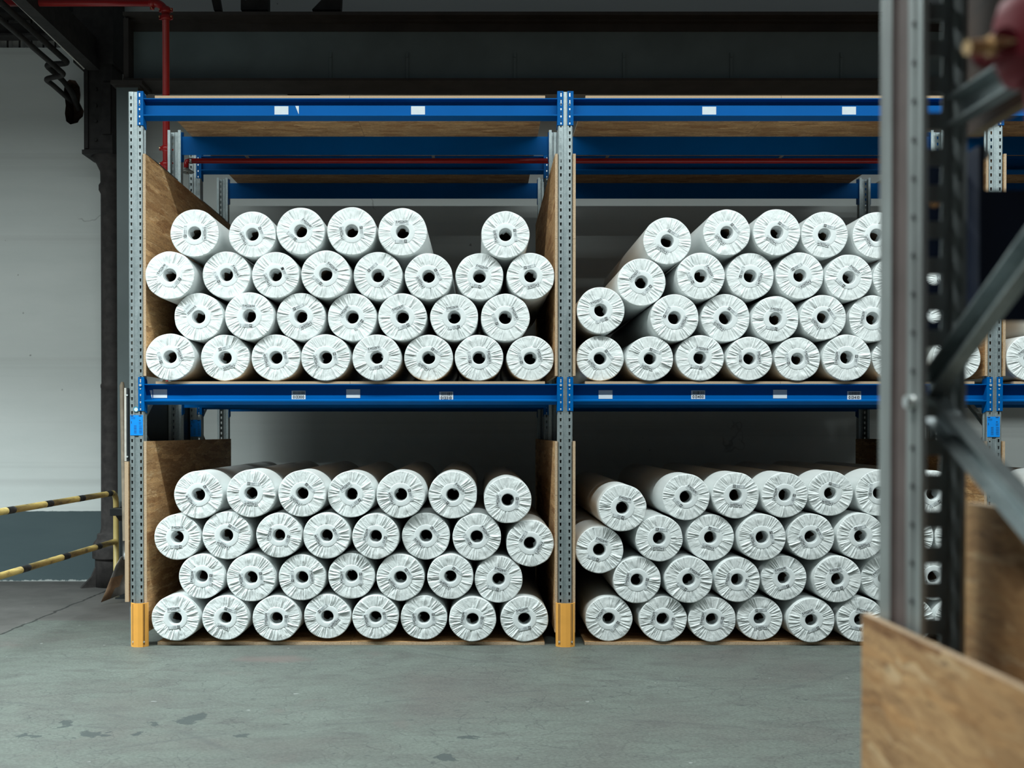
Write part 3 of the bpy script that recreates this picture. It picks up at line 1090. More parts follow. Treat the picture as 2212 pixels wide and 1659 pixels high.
def rack_beam(x0, x1, row, level, bay):
    yf, d = ROWS[row]
    zt = BEAM_TOPS[level]
    b = empty('rack_beam', f'blue beam, {ROWN[row]} row, {level} level, {BAYS[bay]}', 'rack beam', ((x0 + x1) / 2, yf, zt), 'blue beams of the pallet racks')
    L = (x1 - x0) / 2
    ex = POST_W / 2
    # open section, lips towards the aisle side
    prof = [(0.0, 0.0), (0.056, 0.0), (0.056, -BH), (0.050, -BH), (0.0, -BH + 0.022), (0.0, -BH + 0.030), (0.044, -BH + 0.032), (0.050, -BH + 0.038), (0.050, -0.012), (0.044, -0.006), (0.0, -0.006)]
    bm = bmesh.new()
    prism(bm, [(d * (u - 0.004), v) for u, v in prof], -L + ex + 0.0045, L - ex - 0.0045, 'x')
    obj('beam_rail', bm, 'blue_paint', b)
    for s in (-1, 1):
        bm = bmesh.new()
        xa, xb = s * (L - ex + 0.036), s * (L - ex - 0.002)
        ztp, zbt = 0.048, -0.186
        y0, y1 = d * -0.0065, d * -0.002
        # front leaf with punched holes is drawn as dark and pale pins below; side leaf tapers back
        box(bm, min(xa, xb), max(xa, xb), min(y0, y1), max(y0, y1), zbt, ztp)
        xs0, xs1 = s * (L - ex - 0.002), s * (L - ex - 0.0055)
        pr = [(d * -0.0065, ztp), (d * 0.060, ztp - 0.016), (d * 0.068, ztp - 0.03), (d * 0.068, zbt - 0.012), (d * 0.060, zbt - 0.016), (d * -0.0065, zbt)]
        prism(bm, pr, min(xs0, xs1), max(xs0, xs1), 'x')
        co = obj('connector', bm, 'blue_paint', b)
        if d == 1:
            xh = s * (L - ex + 0.020)
            bmd, bml = bmesh.new(), bmesh.new()
            for zz, rad in ((0.040, 0.0042), (-0.010 if level == 'top' else 0.026, 0.0042), (-0.098, 0.0042), (-0.112, 0.0042), (-0.146, 0.0042), (-0.160, 0.0042)):
                disc(bmd, (xh, -0.0065, zz), rad, (0, -1, 0), 0.0006, 10)
            for zz in (0.030, 0.018, -0.074, -0.124, -0.172):
                pr = [(xh - 0.0050, zz - 0.001), (xh - 0.003, zz - 0.009), (xh + 0.003, zz - 0.009), (xh + 0.0050, zz - 0.001), (xh + 0.004, zz + 0.004), (xh - 0.004, zz + 0.004)]
                prism(bml, pr, -0.0074, -0.0060, 'y')
            obj('slot', bmd, 'black_print', co)
            obj('hook', bml, 'bolt_zinc', co)
            bmb = bmesh.new()
            if level == 'top':
                box(bmb, xh - 0.003, xh + 0.003, -0.0095, -0.006, -0.052, -0.014)
                prism(bmb, [(xh - 0.006, -0.036), (xh + 0.001, -0.055), (xh + 0.006, -0.034)], -0.0095, -0.006, 'y')
                obj('safety_pin', bmb, 'bolt_zinc', co)
            else:
                disc(bmb, (xh, -0.0065, -0.008), 0.009, (0, -1, 0), 0.007, 6)
                disc(bmb, (xh, -0.0065, -0.034), 0.005, (0, -1, 0), 0.003, 10)
                obj('bolt', bmb, 'bolt_zinc', co)
    return b


def beam_label(b, row_y, px0, px1, py0, py1, text=None, torn=False):
    yw = row_y + 0.046 - 0.0012
    a, c = P(px0, py1, yw), P(px1, py0, yw)
    lx, lz = b.location.x, b.location.z
    bm = bmesh.new()
    if torn:
        prism(bm, [(a.x - lx, c.z - lz), (c.x - lx, c.z - lz), (c.x - lx, a.z - lz), (c.x - lx - 0.006, a.z - lz + 0.012)], yw - row_y - 0.0008, yw - row_y, 'y')
    else:
        box(bm, a.x - lx, c.x - lx, yw - row_y - 0.0008, yw - row_y, a.z - lz, c.z - lz)
    o = obj('location_label', bm, 'label_white', b)
    if text:
        o['label'] = 'white location label with barcode and black digits'
        w, h = c.x - a.x, c.z - a.z
        bm = bmesh.new()
        x = a.x - lx + w * 0.12
        rng = random.Random(int(text))
        while x < c.x - lx - w * 0.06:
            bw = rng.choice((0.0011, 0.0018, 0.0028))
            box(bm, x, x + bw, yw - row_y - 0.0014, yw - row_y - 0.0006, c.z - lz - h * 0.46, c.z - lz - h * 0.08)
            x += bw + rng.choice((0.0012, 0.0020, 0.0026))
        digits_mesh(bm, text, (a.x + c.x) / 2 - lx, yw - row_y - 0.0015, a.z - lz + h * 0.27, h * 0.34, w * 0.82)
        obj('label_print', bm, 'black_print', o)
    return o


beams = {}
X4 = POST_X + [POST_X[2] + (POST_X[2] - POST_X[1])]
for bay in range(3):
    for row in range(4):
        for level in ('top', 'middle'):
            if bay == 2 and (row > 1 and level == 'middle'):
                continue
            beams[bay, row, level] = rack_beam(X4[bay], X4[bay + 1], row, level, bay)
t0, t1 = beams[0, 0, 'top'], beams[1, 0, 'top']
for px in (593, 888):
    beam_label(t0, FY, px, px + 30, 229.5, 248)
beam_label(t0, FY, 638, 645.5, 229, 247, torn=True)
for px in (1517, 1819):
    beam_label(t1, FY, px, px + 30, 230.5, 248.5)
m0, m1 = beams[0, 0, 'middle'], beams[1, 0, 'middle']
for b, px, py, tx in ((m0, 331, 841, None), (m0, 630, 844, '013300'), (m0, 748, 841, None), (m0, 949, 846, '013310'), (m1, 1293, 843, None), (m1, 1493, 843.5, '013400'), (m1, 1670, 842, None), (m1, 1830, 845, '013410')):
    beam_label(b, FY, px, px + 30, py, py + 18.5, tx)
beam_label(m0, FY, 323.5, 329, 843, 861, torn=True)

# strand boards -----------------------------------------------------------
T = 0.018
HALF = ['first', 'second']
BOARD_X = [[(PX(337, FY), PX(756, FY)), (PX(756.6, FY), PX(1177, FY))],
           [(PX(1264, FY), PX(1685, FY)), (PX(1685.6, FY), PX(2104, FY))],
           [(PX(2189, FY), PX(2610, FY)), (PX(2610.6, FY), PX(3030, FY))]]
DEPTHS = {'top': [(7.497, 8.93), (8.96, 10.42)], 'middle': [(7.497, 8.55), (9.03, 10.11)]}
for level in ('top', 'middle'):
    for bay in range(3):
        for hf in range(2):
            if bay == 2 and hf == 1 and level == 'middle':
                continue
            for rk in range(2):
                if bay == 2 and rk == 1 and level == 'middle':
                    continue
                x0, x1 = BOARD_X[bay][hf]
                zt = BEAM_TOPS[level]
                board('shelf_board', x0, x1, DEPTHS[level][rk][0], DEPTHS[level][rk][1], zt + 0.0003, zt + T,
                      f'strand board on the {level} {"front" if rk == 0 else "rear"} beams, {HALF[hf]} along the {BAYS[bay]}', 'shelf board', 'strand board shelves of the racks')
for bay in range(3):
    for hf in range(2):
        if bay == 2 and hf == 1:
            continue
        x0, x1 = BOARD_X[bay][hf]
        board('floor_board', x0, x1, 7.52, 9.95, 0.001, 0.022, f'strand board on the floor under rolls, {HALF[hf]} along the {BAYS[bay]}', 'floor board', 'strand boards on the floor')

# side boards: (x of board, which side text, level)
SB0, SB1 = 7.49, 10.05
def zz(py):
    return PZ(py, SB0)
hw = POST_W / 2 + 0.003
side_spec = []
for i in range(3):
    for s in (-1, 1):
        if i == 0 and s == -1:
            continue
        x = POST_X[i] + s * hw
        xs = (x, x + T) if s > 0 else (x - T, x)
        nm = f'{FRAME_NAMES[i]} upright'
        tw = 'face towards the iron column' if s < 0 else 'face away from the iron column'
        side_spec.append((xs, zz(515.5), zz(332), f'upper shelf strand board, {nm}, {tw}, upper of two'))
        side_spec.append((xs, zz(812), zz(516), f'upper shelf strand board, {nm}, {tw}, lower of two'))
        side_spec.append((xs, zz(1069.5), zz(953), f'floor level strand board, {nm}, {tw}, upper of two'))
        side_spec.append((xs, zz(1366), zz(1070), f'floor level strand board, {nm}, {tw}, lower of two'))
for xs, z0, z1, lab in side_spec:
    board('side_board', xs[0], xs[1], SB0, SB1, z0, z1, lab, 'side board', 'strand boards fixed beside the uprights', turn=True)
# outside the end upright
xo = POST_X[0] - hw
board('side_board', xo - 0.026, xo, SB0 - 0.005, 8.6, zz(1300), zz(997), 'strand board screwed outside the end upright near the shovel', 'side board', 'strand boards fixed beside the uprights', turn=True)
e = empty('hanging_screen', 'black-backed thin white-edged sheet hung outside the end upright', 'screen', (xo, SB0, zz(996)))
ph = zz(838) - zz(996)
bm = bmesh.new(); box(bm, -0.028, -0.014, 0, 1.68, 0, ph); obj('panel_face', bm, 'white_edge', e)
bm = bmesh.new(); box(bm, -0.014, -0.001, 0.002, 1.68, 0, ph); obj('panel_backing', bm, 'black_plastic', e)
bm = bmesh.new()
for zc in (0.03, ph - 0.05):
    disc(bm, (-0.008, 0.002, zc), 0.006, (0, -1, 0), 0.006, 8)
obj('panel_bolt', bm, 'bolt_zinc', e)


# column protectors -------------------------------------------------------
def protector(px0, px1, label):
    x0, x1 = PX(px0, 7.44), PX(px1, 7.44)
    cxp = (x0 + x1) / 2
    p = empty('column_protector', label, 'column guard', (cxp, 7.44, 0), 'orange column protectors')
    w = (x1 - x0) / 2
    h = 0.302
    prof = [(-w, 0.048), (-w, 0.040), (-w + 0.004, 0.032), (-w + 0.012, 0.022)]
    prof += [(-w + 0.016, 0.020), (-w + 0.020, 0.018), (-w + 0.024, 0.0165), (-w + 0.028, 0.015), (-0.03, 0.006), (0, 0.003), (0.03, 0.006), (w - 0.028, 0.015), (w - 0.024, 0.0165), (w - 0.020, 0.018), (w - 0.016, 0.020)]
    prof += [(w - 0.012, 0.022), (w - 0.004, 0.032), (w, 0.040), (w, 0.048)]
    bm = bmesh.new()
    rows = [0.0, 0.012, h - 0.006, h]
    V = [[bm.verts.new((x, y, z)) for x, y in prof] for z in rows]
    n = len(prof)
    for r in range(len(rows) - 1):
        for i in range(n - 1):
            f = bm.faces.new((V[r][i], V[r][i + 1], V[r + 1][i + 1], V[r + 1][i]))
            stripe = i in (4, 6, n - 8 + 1 - 1 + 0, n - 6) and r == 1
            f.material_index = 1 if stripe else 0
    o = obj('guard_shell', bm, ['orange_paint', 'black_print'], p, solid=0.006)
    bm = bmesh.new()
    box(bm, -0.02, 0.02, 0.025, 0.045, 0.0, 0.06)
    for s in (-1, 1):
        disc(bm, (s * (w - 0.02), 0.016, 0.035), 0.006, (0, -1, 0), 0.006, 8)
    obj('anchor_bolt', bm, 'bolt_zinc', p)
    return p


protector(278.5, 314.5, 'orange column guard with black stripes at the foot of the end upright')
protector(1202.5, 1242.5, 'orange column guard with black stripes at the foot of the middle upright')
protector(2127, 2161, 'orange column guard at the foot of the third upright')

# ------------------------------------------------------------------ wrapped rolls
R0 = 0.1715
ROLL_L = 2.4
R_DISC, R_HOLE = 0.083, 0.0455


def wrap_mesh(seed):
    rng = random.Random(seed)
    NA = 360
    rad = [R_DISC - 0.004, R_DISC + 0.003, 0.093, 0.102, 0.111, 0.120, 0.129, 0.138, 0.147, 0.155, 0.162, 0.167]
    folds = []
    for _ in range(64):
        folds.append((rng.uniform(0, 2 * math.pi), rng.uniform(0.02, 0.075), rng.uniform(-1, 1) * 0.35 / 0.09, rng.uniform(0.0015, 0.0062) * (1 if rng.random() < 0.75 else -1),
                      rng.uniform(0.2, 0.8), rng.uniform(0.0, 0.45), rng.uniform(0.55, 1.0)))
    lows = [(rng.uniform(0, 6.28), rng.choice((3, 5, 7, 9)), rng.uniform(0.0002, 0.0006)) for _ in range(5)]
    pats = [(rng.uniform(0, 6.28), rng.uniform(0.10, 0.16), rng.uniform(0.15, 0.4), rng.uniform(0.10, 0.2), rng.uniform(0.003, 0.006)) for _ in range(5)]
    def hfun(a, r):
        t = (r - R_DISC) / (0.167 - R_DISC)
        y = 0.0
        for (fa, w, sk, amp, asym, s0, s1) in folds:
            d = (a - fa - sk * (r - 0.12) * 0.25 + math.pi) % (2 * math.pi) - math.pi
            ww = w * (0.6 + 0.6 * (1 - t))
            if abs(d) < ww:
                lo, hi = ww * asym * 2, ww * (1 - asym) * 2
                q = 1 - (abs(d) / (lo if d < 0 else hi)) if abs(d) < (lo if d < 0 else hi) else 0
                env = min(1.0, max(0.0, (t - s0 + 0.25) / 0.25)) * min(1.0, max(0.0, (s1 - t + 0.3) / 0.3))
                y -= amp * q * env
        for (pa, pr, pw, ph, amp) in pats:
            d = (a - pa + math.pi) % (2 * math.pi) - math.pi
            if abs(d) < pw:
                y -= amp * (1 - abs(d) / pw) * max(0, 1 - abs(r - pr) / 0.03)
        return y
    bm = bmesh.new()
    rings = []
    for ri, r in enumerate(rad):
        ring = []
        k = min(1, ri / 2.0)
        for j in range(NA):
            a = 2 * math.pi * j / NA
            y = hfun(a, r) * k * (1 if ri < len(rad) - 1 else 0.5) - 0.001
            ring.append(bm.verts.new((r * math.cos(a), y, r * math.sin(a))))
        rings.append(ring)
    for (r, y) in ((0.1698, 0.0008), (R0, 0.005), (R0, 0.03), (R0, 0.12), (R0 - 0.0003, 0.3), (R0, 0.8), (R0, 1.6), (R0, ROLL_L - 0.01), (0.165, ROLL_L), (R_HOLE, ROLL_L)):
        ring = []
        for j in range(NA):
            a = 2 * math.pi * j / NA
            k = (sum(am * math.sin(n * a + ph) for ph, n, am in lows) - sum(am for _, _, am in lows)) * (1 if y < 0.5 else 0.3)
            yy = y + (0.3 * hfun(a, 0.16) if y < 0.004 else 0)
            ring.append(bm.verts.new(((r + k) * math.cos(a), yy, (r + k) * math.sin(a))))
        rings.append(ring)
    for q in range(len(rings) - 1):
        for j in range(NA):
            f = bm.faces.new((rings[q][j], rings[q][(j + 1) % NA], rings[q + 1][(j + 1) % NA], rings[q + 1][j]))
            f.smooth = True
    me = bpy.data.meshes.new('film_wrap')
    bm.normal_update()
    bm.to_mesh(me)
    bm.free()
    me.materials.append(M['wrap_film'])
    return me


def disc_mesh():
    bm = bmesh.new()
    NA = 64
    rings = []
    for r, y in ((R_DISC + 0.003, 0.0015), (R_DISC, -0.0028), (R_DISC - 0.003, -0.0034), (0.052, -0.0034), (R_HOLE + 0.002, -0.0028), (R_HOLE, 0.0), (R_HOLE, 0.012)):
        rings.append([bm.verts.new((r * math.cos(2 * math.pi * j / NA), y, r * math.sin(2 * math.pi * j / NA))) for j in range(NA)])
    for q in range(len(rings) - 1):
        for j in range(NA):
            f = bm.faces.new((rings[q][j], rings[q][(j + 1) % NA], rings[q + 1][(j + 1) % NA], rings[q + 1][j]))
            f.smooth = True
    me = bpy.data.meshes.new('end_disc')
    bm.to_mesh(me); bm.free()
    me.materials.append(M['end_film'])
    return me


def core_mesh():
    bm = bmesh.new()
    NA = 40
    A = [bm.verts.new((R_HOLE * math.cos(2 * math.pi * j / NA), 0.012, R_HOLE * math.sin(2 * math.pi * j / NA))) for j in range(NA)]
    B = [bm.verts.new((R_HOLE * math.cos(2 * math.pi * j / NA), ROLL_L, R_HOLE * math.sin(2 * math.pi * j / NA))) for j in range(NA)]
    for j in range(NA):
        bm.faces.new((B[j], B[(j + 1) % NA], A[(j + 1) % NA], A[j])).smooth = True
    me = bpy.data.meshes.new('core_tube')
    bm.to_mesh(me); bm.free()
    me.materials.append(M['cardboard_core'])
    return me


def liner_mesh(seed):
    """film tucked into the core, torn off raggedly"""
    rng = random.Random(seed)
    NA = 56
    bm = bmesh.new()
    base = rng.uniform(0.065, 0.12)
    ph = [(rng.uniform(0, 6.28), n, rng.uniform(0.006, 0.022)) for n in (1, 2, 3, 5)]
    rows = []
    flap = rng.uniform(0, 6.28)
    for t in (0.0, 0.35, 0.7, 0.9, 1.0):
        ring = []
        for j in range(NA):
            a = 2 * math.pi * j / NA
            L = base + sum(am * math.sin(n * a + p) for p, n, am in ph) + rng.uniform(-0.004, 0.004) * (t == 1.0)
            L = max(L, 0.018)
            d = abs((a - flap + math.pi) % (2 * math.pi) - math.pi)
            r = R_HOLE - 0.0012 - t * t * 0.004 - (0.016 * t * t * max(0, 1 - d / 0.6))
            r += rng.uniform(-0.0008, 0.0008) * t
            ring.append(bm.verts.new((r * math.cos(a), 0.004 + L * t, r * math.sin(a))))
        rows.append(ring)
    for q in range(len(rows) - 1):
        for j in range(NA):
            bm.faces.new((rows[q + 1][j], rows[q + 1][(j + 1) % NA], rows[q][(j + 1) % NA], rows[q][j])).smooth = True
    me = bpy.data.meshes.new('film_liner')
    bm.to_mesh(me); bm.free()
    me.materials.append(M['liner_film'])
    return me


WRAPS = [wrap_mesh(s) for s in range(11, 19)]
DISC = disc_mesh()
CORE = core_mesh()
LINERS = [liner_mesh(s) for s in range(40, 47)]


def label_meshes(number, box2, rng, flip):
    """paper label: number above the core, print and a black box with two digits below"""
    bm = bmesh.new()
    bm2 = bmesh.new()
    yl = -0.0052
    # two paper strips
    w1, w2 = 0.094, 0.098
    def strip(bm, x0, x1, z0, z1):
        box(bm, x0, x1, yl, yl + 0.0008, z0, z1, 0)
    sgn = -1 if flip else 1
    if flip:      # stuck on reversed, all of it below the core
        strip(bm, -0.045, 0.047, -0.088, -0.062)
        digits_mesh(bm, number, 0.0, yl - 0.0004, -0.070, 0.0125, 0.078, 1)
        strip(bm2, -0.03, 0.05, -0.122, -0.088)
        for i in range(9):
            x = -0.02 + i * 0.0052
            box(bm2, x, x + 0.002, yl - 0.0005, yl, -0.108, -0.096, 2)
        box(bm2, 0.032, 0.042, yl - 0.0005, yl, -0.104, -0.094, 2)
    else:
        dx = rng.uniform(-0.009, 0.002)
        strip(bm, dx - w1 / 2, dx + w1 / 2, 0.050, 0.0835)
        digits_mesh(bm, number, dx, yl - 0.0004, 0.0730, 0.0150, 0.083, 1)
        for i in range(10):
            x = dx - 0.020 + i * 0.0042
            box(bm, x, x + rng.choice((0.0016, 0.0028)), yl - 0.0005, yl, 0.0575, 0.0635, 2)
        box(bm, dx - 0.046, dx - 0.028, yl - 0.0005, yl, 0.0600, 0.0617, 2)
        box(bm, dx + 0.030, dx + 0.042, yl - 0.0005, yl, 0.0558, 0.0578, 2)
        dz = rng.uniform(-0.003, 0.003)
        strip(bm2, dx - 0.056, dx + 0.036, -0.079 + dz, -0.056 + dz)
        bx = dx + 0.020
        bz = -0.068 + dz
        box(bm2, bx - 0.0098, bx + 0.0098, yl - 0.0005, yl, bz - 0.0098, bz + 0.0098, 1)
        if box2:
            digits_mesh(bm2, box2, bx, yl - 0.0008, bz, 0.0120, 0.0150, 0)
        for i in range(9):
            x = dx - 0.024 + i * 0.0034
            hgt = rng.choice((0.011, 0.007, 0.012))
            box(bm2, x, x + 0.0018, yl - 0.0005, yl, bz - 0.007, bz - 0.007 + hgt, 2)
        box(bm2, dx - 0.022, dx + 0.004, yl - 0.0005, yl, bz + 0.0070, bz + 0.0095, 2)
        box(bm2, dx - 0.032, dx - 0.030, yl - 0.0005, yl, bz - 0.006, bz + 0.002, 2)
        for i in range(3):
            box(bm2, dx - 0.052, dx - 0.046, yl - 0.0005, yl, bz - 0.006 + i * 0.006, bz - 0.003 + i * 0.006, 2)
    out = []
    for nm, q in (('number_label', bm), ('barcode_label', bm2)):
        me = bpy.data.meshes.new(nm)
        q.normal_update()
        q.to_mesh(me)
        q.free()
        for m in ('label_white', 'black_print', 'grey_print'):
            me.materials.append(M[m])
        out.append(me)
    return out


# (px, py, half width px, label angle clockwise from upright, last digits, boxed digits)
ROLLS = {
 'UL': [
  [(421, 507, 54.5, 90, '194', '24'), (546, 508, 53, -112, '193', '20'), (650, 500, 54, 44, '189', '21'), (759.5, 499, 55, -97, '202', '24'), (869.5, 501, 55, -2, '201', '20'), (1091, 511.5, 54, -98, '132', '62')],
  [(372, 602, 55, -52, '146', '17'), (491, 598, 54, 65, '145', '04'), (597, 596, 53, -116, '147', ''), (704, 595, 55, 43, '148', '24'), (816, 597, 55, 137, '190', '15'), (926.5, 600, 53.5, -119, '133', '70'), (1035, 598.5, 54, 15, '134', '68'), (1145, 600, 53.5, 165, '135', '69')],
  [(427, 684, 55, 135, '150', 'flip'), (540, 687, 55, 3, '154', '09'), (650, 688, 54.5, 153, '160', '14'), (760, 688, 55, -51, '153', '04'), (871, 690, 54.5, -21, '137', '68'), (981, 688, 54, -9, '136', '67'), (1092, 687, 55, 67, '128', '57')],
  [(371, 771, 55, 74, '159', '17'), (483, 773, 56, 163, '155', '03'), (594, 773, 55, -102, '156', '06'), (703, 773, 55, -102, '157', '08'), (815, 774, 54.5, -11, '121', '52'), (925, 774, 55, -145, '120', '15'), (1035.5, 773, 54.5, 83, '122', '57'), (1145, 773, 53.5, 75, '123', '55')]],
 'UR': [
  [(1441, 521, 54, -150, '231', '65'), (1568, 504, 53, -132, '251', '62'), (1675, 504, 53, -146, '250', '60'), (1781, 507, 53, -165, '249', '61'), (1894, 511, 53.5, -121, '247', '')],
  [(1387, 610.5, 54.5, -47, '227', '66'), (1512, 598, 54, 64, '226', '66'), (1620.5, 597, 53.5, 106, '216', '57'), (1728, 596, 53.5, 148, '228', '60'), (1831, 602, 53, 42, '229', '61'), (1938, 600, 53.5, -40, '232', '62'), (2045, 600, 53.5, 80, '233', '60')],
  [(1297, 671, 53.5, -21, '217', '63'), (1456, 691, 54, 116, '212', '54'), (1566, 690, 55, -141, '213', '63'), (1674, 690, 52.5, 9, '221', '63'), (1776, 690, 51.5, -127, '223', '63'), (1881, 694, 53.5, -78, '230', '60'), (1988, 691, 53.5, 30, '224', '62')],
  [(1297, 774, 53.5, -128, '219', '65'), (1403.5, 775, 52.5, -159, '252', '67'), (1511, 775, 54, 12, '218', '00'), (1617, 775, 51.5, 86, '215', '57'), (1721, 776, 51.5, 78, '214', '60'), (1828, 777, 54.5, -85, '204', '60'), (1938, 777, 53, 80, '203', '61'), (2067, 776, 54, -60, '205', '62')]],
 'LL': [
  [(429, 1070, 55, -125, '118', '70'), (543, 1066, 55, -176, '119', '53'), (653, 1066, 53.5, -137, '112', '57'), (758, 1068, 53.5, -37, '125', '16'), (866, 1068, 54.5, -105, '124', '70'), (979, 1071, 54.5, 47, '130', '17'), (1097, 1080, 53.5, -87, '127', '58')],
  [(384, 1159, 52.5, 0, '115', '48'), (490.5, 1158, 55, -151, '114', '63'), (604, 1156, 51, -72, '113', '54'), (705, 1157, 53, -114, '108', '63'), (812, 1158, 52.5, -72, '129', '60'), (920, 1159, 54, -130, '126', '70'), (1031, 1162, 54.5, 59, '131', '60'), (1144, 1176, 54, 120, '117', '50')],
  [(436, 1245, 51.5, -85, '100', '44'), (542, 1247, 55, -100, '109', '70'), (652, 1248, 53, 85, '103', '54'), (758.5, 1245, 52.5, -91, '111', '69'), (865, 1248, 54, -127, '116', '63'), (972.7, 1245, 52, -143, '110', '12'), (1079, 1253, 54, 17, '107', '53')],
  [(381, 1334, 54, -6, '098', '62'), (489, 1333, 52, -162, '097', '62'), (597, 1335, 54, -88, '102', '53'), (706, 1333, 53, 137, '099', '54'), (811, 1333, 52, -103, '094', '52'), (915, 1335, 52.5, -95, '093', '51'), (1022, 1335, 53, -80, '096', '59'), (1130, 1336, 54, -13, '095', '62')]],
 'LR': [
  [(1344, 1097, 54, 15, '178', '10'), (1483, 1074, 53.5, 43, '182', '60'), (1589, 1070, 53, -176, '200', '50'), (1694, 1069, 52, -76, '199', '64'), (1794, 1066, 51, -163, '198', '62'), (1900, 1065, 53.5, 95, '197', '55'), (2010, 1068, 53.5, -30, '196', '60')],
  [(1297, 1193, 54, 20, '165', '60'), (1422, 1163, 53, -175, '169', '18'), (1536, 1163, 53.5, -166, '175', '57'), (1644, 1160, 53.5, -103, '177', '61'), (1750, 1159, 53, -120, '176', '62'), (1857, 1158, 53.5, 164, '180', '57'), (1970, 1159, 53.5, 60, '181', '60'), (2079, 1160, 53, -20, '183', '61')],
  [(1377, 1257, 53.5, -79, '162', '59'), (1486, 1254, 53.5, 36, '168', '60'), (1592, 1252, 51.5, -75, '174', '56'), (1694, 1249, 51, -15, '185', '17'), (1806, 1250, 53.5, -10, '171', '10'), (1913, 1250, 53, -40, '184', '60'), (2019, 1246, 53, 70, '186', '62')],
  [(1316, 1338, 53.5, -54, '172', '24'), (1428, 1341, 54, -76, '173', '55'), (1538, 1340, 53.5, -80, '167', '05'), (1643.5, 1338, 51.5, 174, '170', '50'), (1751, 1339, 52.5, -23, '161', '20'), (1857, 1338, 53, 14, '163', '17'), (1963, 1338, 53, 50, '164', '60'), (2066, 1338, 52, -30, '166', '61')]],
 'UT': [[(2266, 691, 54, 20, '281', '60')], [(2222.5, 775, 54, -37, '280', '62'), (2330, 775, 54, 40, '282', '61')]],
 'LT': [[(2262, 1066, 54, 20, '290', '60')], [(2229, 1160, 53, 60, '291', '62'), (2330, 1160, 54, 40, '292', '61')]],
}
ORD = ['first', 'second', 'third', 'fourth', 'fifth', 'sixth', 'seventh', 'eighth']
ROWNAME = {4: ['top', 'second', 'third', 'bottom'], 2: ['upper', 'lower']}
UPR = {'L': 'end', 'R': 'middle', 'T': 'third'}
rng = random.Random(3)


def settle(items, floor_z, x0, x1):
    """push overlapping rolls apart, keeping them close to where the photo shows them"""
    pos = [[it['x'], it['z']] for it in items]
    for step in range(420):
        k = 0.5
        for i in range(len(items)):
            for j in range(i + 1, len(items)):
                q_ = (items[i]['sz'] + items[j]['sz']) / 2
                dx, dz = pos[j][0] - pos[i][0], (pos[j][1] - pos[i][1]) / q_
                d = math.hypot(dx, dz)
                m = items[i]['r'] + items[j]['r'] + 0.0015
                if 1e-6 < d < m:
                    q = (m - d) / 2 / d * k
                    pos[i][0] -= dx * q; pos[i][1] -= dz * q * q_
                    pos[j][0] += dx * q; pos[j][1] += dz * q * q_
            pos[i][1] = max(pos[i][1], floor_z + items[i]['r'] * items[i]['sz'])
            pos[i][0] = min(max(pos[i][0], x0 + items[i]['r'] + 0.001), x1 - items[i]['r'] - 0.001)
        if step < 160:
            for i, it in enumerate(items):
                pos[i][0] += (it['x'] - pos[i][0]) * 0.06
                pos[i][1] += (it['z'] - pos[i][1]) * 0.06
    for p, it in zip(pos, items):
        it['px'], it['pz'] = it['x'], it['z']
        it['x'] = min(max(p[0], x0 + it['r'] + 0.001), x1 - it['r'] - 0.001)
        it['z'] = max(p[1], floor_z + it['r'] * it['sz'] + 0.001)


def place_roll(it, key, ri, nrows, ci):
    shelf = 'upper' if key[0] == 'U' else 'floor'
    num = 'K442236' + it['num']
    lab = f"white wrapped roll printed {num}, {shelf} shelf {ROWNAME[nrows][ri]} row, {ORD[ci]} past the {UPR[key[1]]} upright"
    grp = f"wrapped rolls on the {shelf} shelf past the {UPR[key[1]]} upright"
    t = empty('film_roll', lab, 'roll', (it['x'], it['y'], it['z']), grp)
    s = it['r'] / R0
    t.scale = (s, 1, s * it['sz'])
    parts = [('film_wrap', WRAPS[it['i'] % len(WRAPS)], rng.uniform(0, 6.28)), ('end_disc', DISC, 0), ('core_tube', CORE, 0), ('film_liner', LINERS[it['i'] % len(LINERS)], rng.uniform(0, 6.28))]
    for nm, me, rot in parts:
        o = bpy.data.objects.new(nm, me)
        COL.objects.link(o)
        o.parent = t
        o.rotation_euler = (0, rot, 0)
    for me in label_meshes(num, '' if it['box'] == 'flip' else it['box'], rng, it['box'] == 'flip'):
        o = bpy.data.objects.new(me.name.split('.')[0], me)
        COL.objects.link(o)
        o.parent = t
        o.rotation_euler = (0, math.radians(it['th']), 0)


idx = 0
for key, rows in ROLLS.items():
    items = []
    for ri, row in enumerate(rows):
        for ci, (px, py, hwp, th, num, bx) in enumerate(row):
            p = P(px, py, FY)
            last = ri == len(rows) - 1 and key != 'LT'
            r = min(max(hwp, 51.5), 55) * 0.972 * 7.5 / FPX
            idx += 1
            items.append(dict(x=p.x, z=p.z, r=r, sz=0.95 if last else 0.978, th=th, num=num, box=bx, i=idx, ri=ri, ci=ci,
                              y=FY + rng.uniform(-0.035, 0.03)))
    bay = {'L': 0, 'R': 1, 'T': 2}[key[1]]
    fz = BEAM_TOPS['middle'] + T if key[0] == 'U' else 0.022
    settle(items, fz, X4[bay] + hw + T, X4[bay + 1] - hw - T)
    for it in items:
        place_roll(it, key, it['ri'], len(rows), it['ci'])

# ------------------------------------------------------------------ things beside the rack end
# yellow barrier rail
ry = 9.85
xr = PX(250, ry)
zr = PZ(1064, ry)
zm = PZ(1169, ry)
b = empty('barrier_rail', 'yellow and black striped barrier rail before the white wall', 'railing', (xr, ry, 0))
r = 0.025
bm = bmesh.new()
path = [(0, 0, 0), (0, 0, zr - 0.09)]
for i in range(1, 7):
    t = i / 6 * math.pi / 2
    path.append((0, -0.09 + 0.09 * math.cos(t), zr - 0.09 + 0.09 * math.sin(t)))
tube(bm, path, r, 16)
obj('rail_post', bm, 'yellow_clean', b)


